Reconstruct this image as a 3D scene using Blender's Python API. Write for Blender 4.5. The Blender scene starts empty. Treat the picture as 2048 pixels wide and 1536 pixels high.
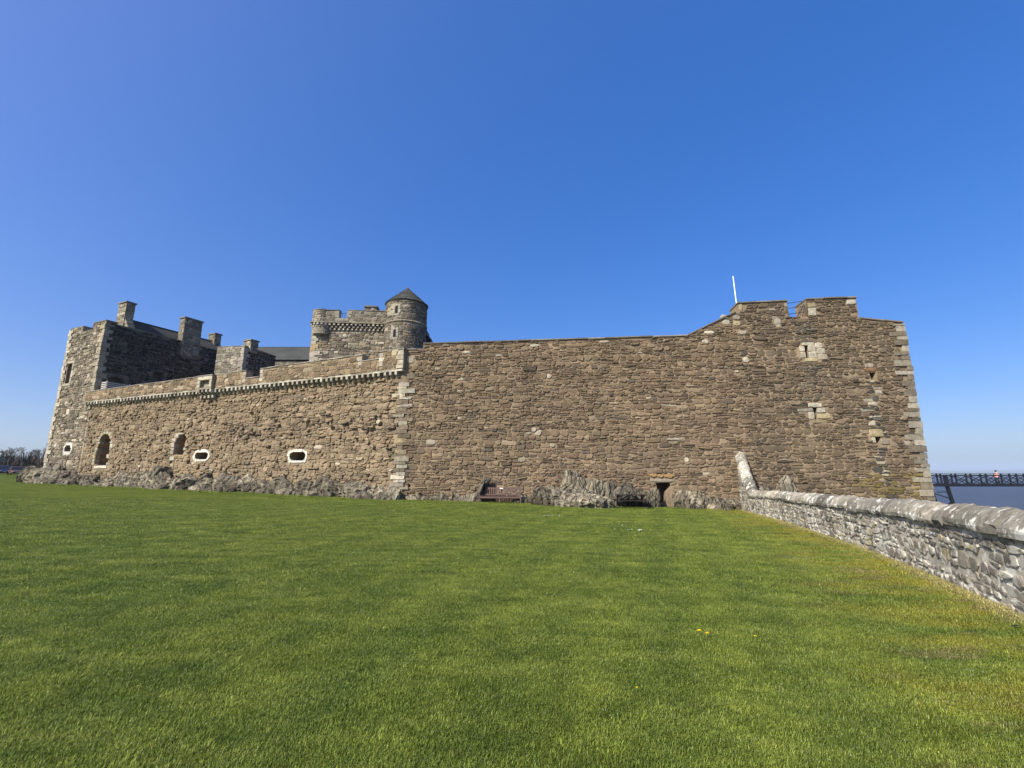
import bpy, bmesh, math, random
import numpy as np
from mathutils import Vector, Matrix, noise
from mathutils.geometry import tessellate_polygon

scene = bpy.context.scene
R_ = math.radians

# ------------------------------------------------------------------ camera
cam_d = bpy.data.cameras.new('camera')
cam = bpy.data.objects.new('camera', cam_d)
scene.collection.objects.link(cam)
cam.location = (0, 0, 1.6)
cam.rotation_euler = (R_(90 + 11.19), 0, 0)
cam_d.sensor_width = 36.0
cam_d.lens = 36.0 * 920 / 2048
cam_d.clip_start = 0.05
cam_d.clip_end = 60000
scene.camera = cam

# ------------------------------------------------------------------ sky and sun
SUN_EL = R_(43)
SUN_XY = Vector((-0.74, -0.67)).normalized()
SUN = Vector((SUN_XY.x * math.cos(SUN_EL), SUN_XY.y * math.cos(SUN_EL), math.sin(SUN_EL)))
world = bpy.data.worlds.new('World')
scene.world = world
world.use_nodes = True
wn = world.node_tree
wn.nodes.clear()
sky = wn.nodes.new('ShaderNodeTexSky')
sky.sky_type = 'NISHITA'
sky.sun_disc = False
sky.sun_elevation = SUN_EL
sky.sun_rotation = math.atan2(SUN_XY.x, SUN_XY.y) % (2 * math.pi)
sky.altitude = 0
sky.air_density = 0.8
sky.dust_density = 2.5
sky.ozone_density = 5.0
hsv = wn.nodes.new('ShaderNodeHueSaturation')
hsv.inputs['Saturation'].default_value = 1.75
hsv.inputs['Hue'].default_value = 0.518
hsv.inputs['Value'].default_value = 2.02
gam = wn.nodes.new('ShaderNodeGamma')            # the phone's soft tone curve on the clear sky
gam.inputs['Gamma'].default_value = 0.6
bg = wn.nodes.new('ShaderNodeBackground')
bg.inputs['Strength'].default_value = 0.115
wo = wn.nodes.new('ShaderNodeOutputWorld')
wn.links.new(sky.outputs[0], gam.inputs['Color'])
wn.links.new(gam.outputs[0], hsv.inputs['Color'])
wn.links.new(hsv.outputs[0], bg.inputs['Color'])
wn.links.new(bg.outputs[0], wo.inputs['Surface'])

sun_d = bpy.data.lights.new('sun', 'SUN')
sun_d.energy = 5.0
sun_d.angle = R_(0.53)
sun_d.color = (1.0, 0.94, 0.82)
sun = bpy.data.objects.new('sun', sun_d)
scene.collection.objects.link(sun)
sun.rotation_euler = SUN.to_track_quat('Z', 'Y').to_euler()

scene.view_settings.view_transform = 'Standard'
scene.view_settings.look = 'None'
scene.view_settings.gamma = 1
scene.view_settings.use_curve_mapping = False
scene.view_settings.exposure = 0.67
scene.cycles.max_bounces = 6
scene.cycles.diffuse_bounces = 3
scene.cycles.glossy_bounces = 2
scene.cycles.volume_bounces = 0

# ------------------------------------------------------------------ helpers
COL = scene.collection
BASE = {}


def link(o, parent=None):
    COL.objects.link(o)
    if parent is not None:
        o.parent = parent
        BASE[o.name] = BASE.get(parent.name, Vector((0, 0, 0)))
    return o


def tag(o, label, cat=None, group=None, kind=None):
    if label: o['label'] = label
    if cat: o['category'] = cat
    if group: o['group'] = group
    if kind: o['kind'] = kind
    return o


def thing(name, label, cat, base, group=None):
    o = bpy.data.objects.new(name, None)
    o.empty_display_size = 0.2
    COL.objects.link(o)
    o.location = base
    BASE[o.name] = Vector(base)
    return tag(o, label, cat, group, 'thing')


def mob(name, verts, faces, mat, parent=None, col=None, smooth=False):
    """one mesh object; verts in world metres, stored relative to the parent's base"""
    me = bpy.data.meshes.new(name)
    v = np.asarray(verts, dtype=np.float64).reshape(-1, 3)
    if parent is not None:
        b = BASE.get(parent.name, Vector((0, 0, 0)))
        v = v - np.array(b)
    me.from_pydata(v.tolist(), [], faces)
    if col is not None:
        a = me.attributes.new('stone_col', 'FLOAT_COLOR', 'POINT')
        c = np.asarray(col, dtype=np.float32)
        if c.ndim == 1:
            c = np.tile(c, (len(v), 1))
        c = np.concatenate([c[:, :3], np.ones((len(v), 1), np.float32)], 1)
        a.data.foreach_set('color', c.ravel())
    if smooth:
        me.polygons.foreach_set('use_smooth', [True] * len(me.polygons))
    me.materials.append(mat)
    me.update()
    o = bpy.data.objects.new(name, me)
    return link(o, parent)


def box_vf(c, s, rot=None):
    """box with centre c and full size s; rot = 3x3 Matrix"""
    V = []
    for z in (-.5, .5):
        for x, y in ((-.5, -.5), (.5, -.5), (.5, .5), (-.5, .5)):
            p = Vector((x * s[0], y * s[1], z * s[2]))
            if rot is not None: p = rot @ p
            V.append(tuple(p + Vector(c)))
    F = [(0, 3, 2, 1), (4, 5, 6, 7), (0, 1, 5, 4), (1, 2, 6, 5), (2, 3, 7, 6), (3, 0, 4, 7)]
    return V, F


def rz(a): return Matrix.Rotation(a, 3, 'Z')


def bar_vf(a, b, w, h=None, up=(0, 0, 1)):
    """rectangular bar from a to b"""
    h = h or w
    a, b = Vector(a), Vector(b)
    d = (b - a).normalized()
    up = Vector(up)
    if abs(d.dot(up)) > .98: up = Vector((0, 1, 0))
    s = d.cross(up).normalized(); t = s.cross(d).normalized()
    V = []
    for p in (a, b):
        for i, j in ((-1, -1), (1, -1), (1, 1), (-1, 1)):
            V.append(tuple(p + s * (i * w / 2) + t * (j * h / 2)))
    F = [(0, 1, 2, 3), (7, 6, 5, 4), (0, 4, 5, 1), (1, 5, 6, 2), (2, 6, 7, 3), (3, 7, 4, 0)]
    return V, F


def tube_vf(pts, rad, n=8, cap=True):
    pts = [Vector(p) for p in pts]
    if not hasattr(rad, '__len__'): rad = [rad] * len(pts)
    V, F = [], []
    for i, p in enumerate(pts):
        d = (pts[min(i + 1, len(pts) - 1)] - pts[max(i - 1, 0)]).normalized()
        u = Vector((0, 0, 1)) if abs(d.z) < .9 else Vector((1, 0, 0))
        s = d.cross(u).normalized(); t = s.cross(d).normalized()
        for k in range(n):
            a = 2 * math.pi * k / n
            V.append(tuple(p + (s * math.cos(a) + t * math.sin(a)) * rad[i]))
    for i in range(len(pts) - 1):
        for k in range(n):
            F.append((i * n + k, i * n + (k + 1) % n, (i + 1) * n + (k + 1) % n, (i + 1) * n + k))
    if cap:
        F.append(tuple(range(n))[::-1]); F.append(tuple(range((len(pts) - 1) * n, len(pts) * n)))
    return V, F


def merge(parts):
    V, F = [], []
    for v, f in parts:
        o = len(V)
        V += list(v)
        F += [tuple(i + o for i in q) for q in f]
    return V, F


def ground_z(x, y):
    """lawn level: a gentle fall towards the castle and the shore"""
    xx = x if x > -110 else -110 + (x + 110) * .3
    z = -.0226 * xx - .0054 * y
    return z + .02 * math.sin(x * .31 + 1.3) * math.sin(y * .23) * min(1, max(0, (y - 2) / 8))


# ------------------------------------------------------------------ materials
def new_mat(name):
    m = bpy.data.materials.new(name)
    m.use_nodes = True
    nt = m.node_tree
    nt.nodes.clear()
    out = nt.nodes.new('ShaderNodeOutputMaterial')
    bs = nt.nodes.new('ShaderNodeBsdfPrincipled')
    bs.inputs['Roughness'].default_value = .9
    bs.inputs['Specular IOR Level'].default_value = .2
    nt.links.new(bs.outputs[0], out.inputs['Surface'])
    return m, nt, bs


def nd(nt, t, **kw):
    n = nt.nodes.new(t)
    for k, v in kw.items():
        if k in n.inputs: n.inputs[k].default_value = v
        else: setattr(n, k, v)
    return n


def noise_n(nt, vec, scale, detail=5, rough=.6):
    n = nd(nt, 'ShaderNodeTexNoise', Scale=scale, Detail=detail, Roughness=rough)
    nt.links.new(vec, n.inputs['Vector'])
    return n.outputs['Fac']


def ramp(nt, fac, stops):
    r = nt.nodes.new('ShaderNodeValToRGB')
    el = r.color_ramp.elements
    while len(el) < len(stops): el.new(.5)
    for e, (p, c) in zip(el, stops):
        e.position = p
        e.color = (*c, 1) if hasattr(c, '__len__') else (c, c, c, 1)
    nt.links.new(fac, r.inputs['Fac'])
    return r.outputs['Color']


def mix(nt, a, b, fac, mode='MIX'):
    n = nt.nodes.new('ShaderNodeMix')
    n.data_type = 'RGBA'; n.blend_type = mode
    for key, val in ((6, a), (7, b)):
        if hasattr(val, 'default_value') or hasattr(val, 'links'): nt.links.new(val, n.inputs[key])
        else: n.inputs[key].default_value = (*val, 1)
    if hasattr(fac, 'links'): nt.links.new(fac, n.inputs[0])
    else: n.inputs[0].default_value = fac
    return n.outputs[2]


def bump(nt, bs, h, strength, dist):
    b = nd(nt, 'ShaderNodeBump', Strength=strength, Distance=dist)
    nt.links.new(h, b.inputs['Height'])
    nt.links.new(b.outputs[0], bs.inputs['Normal'])
    return b


def geo_pos(nt): return nt.nodes.new('ShaderNodeNewGeometry').outputs['Position']


def stone_mat(name, attr=True, base=(.2, .16, .12), lichen=0.0, lichen_col=(.62, .6, .53), var=(.62, 1.35), bmp=.6, dist=.03, green=0.0):
    m, nt, bs = new_mat(name)
    p = geo_pos(nt)
    if attr:
        a = nt.nodes.new('ShaderNodeAttribute'); a.attribute_name = 'stone_col'
        c = a.outputs['Color']
    else:
        c = nd(nt, 'ShaderNodeRGB').outputs[0]; c.default_value = (*base, 1)
    n1 = noise_n(nt, p, 5.5, 8, .68)
    c = mix(nt, c, ramp(nt, n1, [(.28, var[0]), (.72, var[1])]), 1.0, 'MULTIPLY')
    n3 = noise_n(nt, p, .55, 5, .62)
    c = mix(nt, c, ramp(nt, n3, [(.3, (.70, .69, .69)), (.7, (1.12, 1.09, 1.03))]), 1.0, 'MULTIPLY')
    if green:
        g = noise_n(nt, p, 1.1, 5, .6)
        gm = ramp(nt, g, [(.52, 0.0), (.68, green)])
        c = mix(nt, c, (.16, .15, .06), gm)
    if lichen:
        l1 = mix(nt, noise_n(nt, p, 6.0, 8, .66), noise_n(nt, p, 1.7, 4, .6), .4)
        lm = ramp(nt, l1, [(.60 - lichen * .16, 0.0), (.65 - lichen * .16, .9)])
        c = mix(nt, c, lichen_col, lm)
    nt.links.new(c, bs.inputs['Base Color'])
    bs.inputs['Roughness'].default_value = .93
    bs.inputs['Specular IOR Level'].default_value = .12
    h = mix(nt, noise_n(nt, p, 9, 8, .7), noise_n(nt, p, 40, 4, .7), .35)
    bump(nt, bs, h, bmp, dist)
    return m


def plain_mat(name, col, rough=.7, var=.25, scale=8, spec=.3, metallic=0, bmp=0):
    m, nt, bs = new_mat(name)
    p = geo_pos(nt)
    n1 = noise_n(nt, p, scale, 5, .6)
    lo, hi = 1 - var, 1 + var
    c = mix(nt, col, ramp(nt, n1, [(.3, lo), (.7, hi)]), 1.0, 'MULTIPLY')
    nt.links.new(c, bs.inputs['Base Color'])
    bs.inputs['Roughness'].default_value = rough
    bs.inputs['Specular IOR Level'].default_value = spec
    bs.inputs['Metallic'].default_value = metallic
    if bmp: bump(nt, bs, noise_n(nt, p, scale * 3, 5, .6), bmp, .02)
    return m


M_RUB = stone_mat('rubble_stone', bmp=.55, dist=.035, var=(.78, 1.2))
M_DRESS = stone_mat('dressed_stone', bmp=.6, dist=.03, var=(.5, 1.25))
M_MORT_R = stone_mat('mortar_brown', False, (.262, .203, .140), bmp=.8, dist=.03, var=(.7, 1.25))
M_MORT_L = stone_mat('mortar_tan', False, (.29, .226, .155), bmp=.9, dist=.04, var=(.7, 1.25))
M_MORT_G = stone_mat('mortar_grey', False, (.27, .24, .19), bmp=.8, dist=.03)
M_MORT_D = stone_mat('mortar_shaded_grey', False, (.17, .155, .13), bmp=.8, dist=.03)  # darkened: shade on the range's sunless side is put into the mortar colour
M_GMORT = stone_mat('garden_mortar', False, (.40, .375, .32), bmp=.9, dist=.02, lichen=.5, var=(.7, 1.25))
M_GST = stone_mat('garden_stone', True, bmp=.8, dist=.02, lichen=.62, lichen_col=(.46, .44, .38), var=(.6, 1.4))
M_GCOP = stone_mat('lichened_coping', True, bmp=.7, dist=.015, lichen=.44, lichen_col=(.60, .58, .52), var=(.5, 1.4))
M_SLATE = stone_mat('slate', False, (.072, .075, .073), bmp=.5, dist=.015, var=(.75, 1.3))
M_DARKST = stone_mat('coping_flagstone', True, bmp=.5, dist=.02, var=(.75, 1.25))
M_IRON = plain_mat('black_iron', (.012, .014, .018), .45, .3, 20, .4)
M_WHITE = plain_mat('white_paint', (.8, .8, .78), .5, .06, 3, .3)
M_WOOD = plain_mat('weathered_bench_wood', (.125, .082, .068), .7, .45, 14, .25, bmp=.3)
M_WOOD2 = plain_mat('dark_table_wood', (.026, .019, .017), .75, .4, 14, .2, bmp=.3)
M_WOODG = plain_mat('grey_timber', (.42, .40, .36), .8, .2, 10)
M_GLASS = plain_mat('dark_glass', (.012, .016, .02), .08, .05, 2, .6)
M_BRASS = plain_mat('plaque_metal', (.75, .73, .68), .3, .05, 5, .5)


def rock_mat():
    m, nt, bs = new_mat('bedrock')
    p = geo_pos(nt)
    mp = nd(nt, 'ShaderNodeMapping'); mp.inputs['Rotation'].default_value = (.15, R_(26), .25); mp.inputs['Scale'].default_value = (2.4, 2.0, .6)
    nt.links.new(p, mp.inputs['Vector'])
    n1 = noise_n(nt, mp.outputs[0], 1.5, 9, .70)
    c = ramp(nt, n1, [(.30, (.022, .020, .017)), (.46, (.095, .086, .068)), (.61, (.172, .158, .126)), (.78, (.31, .29, .235))])
    n2 = noise_n(nt, p, .5, 4, .6)
    c = mix(nt, c, ramp(nt, n2, [(.3, (.7, .7, .7)), (.7, (1.25, 1.2, 1.1))]), 1.0, 'MULTIPLY')
    l1 = noise_n(nt, p, 4.0, 8, .7)
    c = mix(nt, c, (.42, .39, .31), ramp(nt, l1, [(.60, 0.0), (.68, .6)]))
    vo = nd(nt, 'ShaderNodeTexVoronoi', feature='DISTANCE_TO_EDGE', Scale=1.1)
    nt.links.new(mix(nt, mp.outputs[0], noise_n(nt, p, 2.0, 4, .6), .12), vo.inputs['Vector'])
    crack = ramp(nt, vo.outputs['Distance'], [(.0, .25), (.045, 1.0)])
    c = mix(nt, c, crack, 1.0, 'MULTIPLY')
    oi = nt.nodes.new('ShaderNodeObjectInfo')
    c = mix(nt, c, ramp(nt, oi.outputs['Random'], [(0, (.72, .71, .69)), (.5, (1.2, 1.19, 1.17)), (1, (1.8, 1.77, 1.7))]), 1.0, 'MULTIPLY')
    nt.links.new(c, bs.inputs['Base Color'])
    bs.inputs['Roughness'].default_value = .92
    bs.inputs['Specular IOR Level'].default_value = .12
    h = mix(nt, mix(nt, n1, noise_n(nt, p, 7, 9, .72), .5), crack, .4)
    bump(nt, bs, h, 1.0, .16)
    return m


M_ROCK = rock_mat()


# lawn colour, shared by the ground sheet and the blades (world position)
def lawn_colour(nt, bladed):
    p = geo_pos(nt)
    big = noise_n(nt, p, .22, 4, .55)
    mp = nd(nt, 'ShaderNodeMapping'); mp.inputs['Rotation'].default_value = (0, 0, R_(-12)); mp.inputs['Scale'].default_value = (.55, 1.6, 1)
    nt.links.new(p, mp.inputs['Vector'])
    mid = noise_n(nt, mp.outputs[0], 1.3, 6, .62)
    k = 1.0 if not bladed else 1.42
    a = ramp(nt, mid, [(.30, (.072 * k, .101 * k, .016 * k)), (.5, (.108 * k, .142 * k, .025 * k)), (.72, (.158 * k, .188 * k, .041 * k))])
    a = mix(nt, a, ramp(nt, big, [(.3, (.80, .86, .82)), (.7, (1.12, 1.08, 1.04))]), 1.0, 'MULTIPLY')
    clump = noise_n(nt, p, 3.6, 5, .6)
    a = mix(nt, a, ramp(nt, clump, [(.32, (.72, .76, .72)), (.52, (1.0, 1.0, 1.0)), (.7, (1.15, 1.12, 1.08))]), 1.0, 'MULTIPLY')
    # mowing lines parallel to the garden wall
    mp2 = nd(nt, 'ShaderNodeMapping'); mp2.inputs['Rotation'].default_value = (0, 0, R_(17))
    nt.links.new(p, mp2.inputs['Vector'])
    w = nd(nt, 'ShaderNodeTexWave', Scale=.26, Distortion=2.0, Detail=3)
    w.inputs['Detail Scale'].default_value = .6
    nt.links.new(mp2.outputs[0], w.inputs['Vector'])
    a = mix(nt, a, ramp(nt, w.outputs['Fac'], [(.15, (.93, .94, .94)), (.9, (1.08, 1.05, 1.0))]), 1.0, 'MULTIPLY')
    # dry mossy turf in a belt beside the garden wall, straw-coloured at its foot
    sx = nd(nt, 'ShaderNodeSeparateXYZ'); nt.links.new(p, sx.inputs[0])
    def m_(op, x, y):
        q = nd(nt, 'ShaderNodeMath', operation=op)
        for i, v in enumerate((x, y)):
            if hasattr(v, 'links'): nt.links.new(v, q.inputs[i])
            else: q.inputs[i].default_value = v
        return q.outputs[0]
    near = m_('SUBTRACT', m_('ADD', m_('MULTIPLY', sx.outputs[1], .43), 3.8), sx.outputs[0])
    far = m_('SUBTRACT', m_('ADD', m_('MULTIPLY', sx.outputs[1], .2915), 5.45), sx.outputs[0])
    dist = m_('MINIMUM', near, far)
    dn = m_('ADD', dist, m_('MULTIPLY', m_('SUBTRACT', mid, .5), 3.2))
    dry = ramp(nt, m_('DIVIDE', dn, 4.0), [(.12, .85), (.75, 0.0)])
    patch = noise_n(nt, mp.outputs[0], .8, 5, .6)
    dryp = m_('MULTIPLY', dry, ramp(nt, patch, [(.40, .0), (.60, 1.0)]))
    a = mix(nt, a, (.20 * k, .175 * k, .025 * k), dryp)
    bare = m_('MULTIPLY', dry, ramp(nt, noise_n(nt, mp.outputs[0], 1.7, 6, .6), [(.53, .0), (.64, .95)]))
    a = mix(nt, a, (.15 * k, .115 * k, .065 * k), bare)
    d2 = m_('ADD', dist, m_('MULTIPLY', m_('SUBTRACT', noise_n(nt, p, 2.2, 4, .6), .5), .5))
    a = mix(nt, a, (.34, .30, .14), ramp(nt, d2, [(.10, .85), (.38, 0.0)]))
    return p, a


def lawn_mat():
    m, nt, bs = new_mat('lawn_turf')
    p, a = lawn_colour(nt, False)
    f = noise_n(nt, p, 28, 6, .75)
    a = mix(nt, a, ramp(nt, f, [(.3, .35), (.7, 1.05)]), 1.0, 'MULTIPLY')
    nt.links.new(a, bs.inputs['Base Color'])
    bs.inputs['Roughness'].default_value = 1.0
    bs.inputs['Specular IOR Level'].default_value = .05
    bump(nt, bs, f, .8, .05)
    return m


def blade_mat():
    m, nt, bs = new_mat('grass_blade')
    p, a = lawn_colour(nt, True)
    oi = nt.nodes.new('ShaderNodeObjectInfo')
    at = nt.nodes.new('ShaderNodeAttribute'); at.attribute_name = 'blade_tone'
    a = mix(nt, a, ramp(nt, oi.outputs['Random'], [(0, (.75, .8, .75)), (1, (1.25, 1.2, 1.15))]), 1.0, 'MULTIPLY')
    a = mix(nt, a, at.outputs['Color'], 1.0, 'MULTIPLY')
    nt.links.new(a, bs.inputs['Base Color'])
    bs.inputs['Roughness'].default_value = .42
    bs.inputs['Specular IOR Level'].default_value = .34
    tr = nt.nodes.new('ShaderNodeBsdfTranslucent')
    nt.links.new(a, tr.inputs['Color'])
    ms = nt.nodes.new('ShaderNodeMixShader'); ms.inputs[0].default_value = .3
    out = [n for n in nt.nodes if n.type == 'OUTPUT_MATERIAL'][0]
    nt.links.new(bs.outputs[0], ms.inputs[1]); nt.links.new(tr.outputs[0], ms.inputs[2])
    nt.links.new(ms.outputs[0], out.inputs['Surface'])
    return m


M_LAWN = lawn_mat()
M_BLADE = blade_mat()


def sea_mat():
    m, nt, bs = new_mat('sea_water')
    p = geo_pos(nt)
    mp = nd(nt, 'ShaderNodeMapping'); mp.inputs['Rotation'].default_value = (0, 0, R_(20)); mp.inputs['Scale'].default_value = (.5, 1.2, 1)
    nt.links.new(p, mp.inputs['Vector'])
    n1 = noise_n(nt, mp.outputs[0], .7, 6, .65)
    c = ramp(nt, noise_n(nt, mp.outputs[0], .25, 5, .6), [(.3, (.040, .048, .066)), (.7, (.066, .074, .092))])
    foam = ramp(nt, noise_n(nt, mp.outputs[0], .35, 8, .7), [(.735, 0.0), (.75, .8)])
    c = mix(nt, c, (.7, .72, .74), foam)
    nt.links.new(c, bs.inputs['Base Color'])
    bs.inputs['Roughness'].default_value = .45
    bs.inputs['Specular IOR Level'].default_value = .22
    bump(nt, bs, n1, .9, .6)
    return m


# ------------------------------------------------------------------ the setting
# lawn sheet
gx = np.concatenate([np.linspace(-600, -60, 28), np.linspace(-56, 17, 74), [19, 22, 26, 30, 40, 58, 75]])
gy = np.concatenate([np.linspace(-60, -4, 8), np.linspace(-2, 48, 51), np.linspace(52, 130, 20), np.linspace(150, 600, 10)])
V, F = [], []
for j, y in enumerate(gy):
    for i, x in enumerate(gx):
        z = ground_z(x, y)
        edge = 5.9 + .29 * y if y > 0 else 5.9
        if x > edge + 1.2:                                   # bank down to the shore beyond the garden wall
            t = x - edge - 1.2
            z -= min(t * .10, 1.0) + max(0, t - 22) * .12
        if y > 62 and x > -62: z -= (min(y, 90) - 62) * .25
        V.append((x, y, z))
n = len(gx)
for j in range(len(gy) - 1):
    for i in range(n - 1):
        F.append((j * n + i, j * n + i + 1, (j + 1) * n + i + 1, (j + 1) * n + i))
tag(mob('lawn', V, F, M_LAWN, smooth=True), 'wide mown green lawn falling gently to the castle', kind='structure')

# sea
SEA_Z = -3.4
V = [(-2300, -400, SEA_Z), (19000, -400, SEA_Z), (19000, 10150, SEA_Z), (-2300, 10150, SEA_Z)]
tag(mob('sea', V, [(0, 1, 2, 3)], sea_mat()), 'choppy slate blue sea beyond the wall', kind='structure')

# far shore
rng = np.random.default_rng(5)
M_HILL = plain_mat('far_hillside', (.075, .085, .05), .95, .5, .004, .05)
V, F = [], []
NX, NY = 160, 7
for j in range(NY):
    for i in range(NX):
        x = -2000 + i * 130.0
        y = 7200 + j * 420 + 300 * math.sin(i * .13)
        prof = [0, .30, .55, .8, 1.0, .8, 0][j]
        hgt = 105 + 50 * noise.noise(Vector((i * .055, .3, 0))) + 22 * noise.noise(Vector((i * .21, j * .6, 2))) + 8 * noise.noise(Vector((i * .9, j, 4)))
        V.append((x, y, SEA_Z - 3 + prof * hgt))
for j in range(NY - 1):
    for i in range(NX - 1):
        F.append((j * NX + i, j * NX + i + 1, (j + 1) * NX + i + 1, (j + 1) * NX + i))
tag(mob('hills', V, F, M_HILL, smooth=True), 'low hazy hills on the far shore', kind='structure')


# ------------------------------------------------------------------ masonry
class Plane:
    """vertical wall plane: u along, v = height, w = out of the wall"""
    def __init__(s, a, b, w0=0.0):
        s.A = Vector((a[0], a[1], 0)); d = Vector((b[0] - a[0], b[1] - a[1], 0))
        s.L = d.length; s.d = d.normalized(); s.n = Vector((s.d.y, -s.d.x, 0)); s.w0 = w0
    def __call__(s, u, v, w=0.0):
        p = s.A + s.d * u + s.n * (w + s.w0); return (p.x, p.y, v)
    def arr(s, u, v, w):
        return np.stack([s.A.x + s.d.x * u + s.n.x * (w + s.w0), s.A.y + s.d.y * u + s.n.y * (w + s.w0), v + 0 * u], 1)


class Drum:
    """round tower; u is arc length measured from the side facing the lawn"""
    def __init__(s, c, r): s.c = c; s.r = r
    def __call__(s, u, v, w=0.0):
        a = u / s.r; return (s.c[0] + math.sin(a) * (s.r + w), s.c[1] - math.cos(a) * (s.r + w), v)
    def arr(s, u, v, w):
        a = u / s.r
        return np.stack([s.c[0] + np.sin(a) * (s.r + w), s.c[1] - np.cos(a) * (s.r + w), v + 0 * u], 1)


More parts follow.
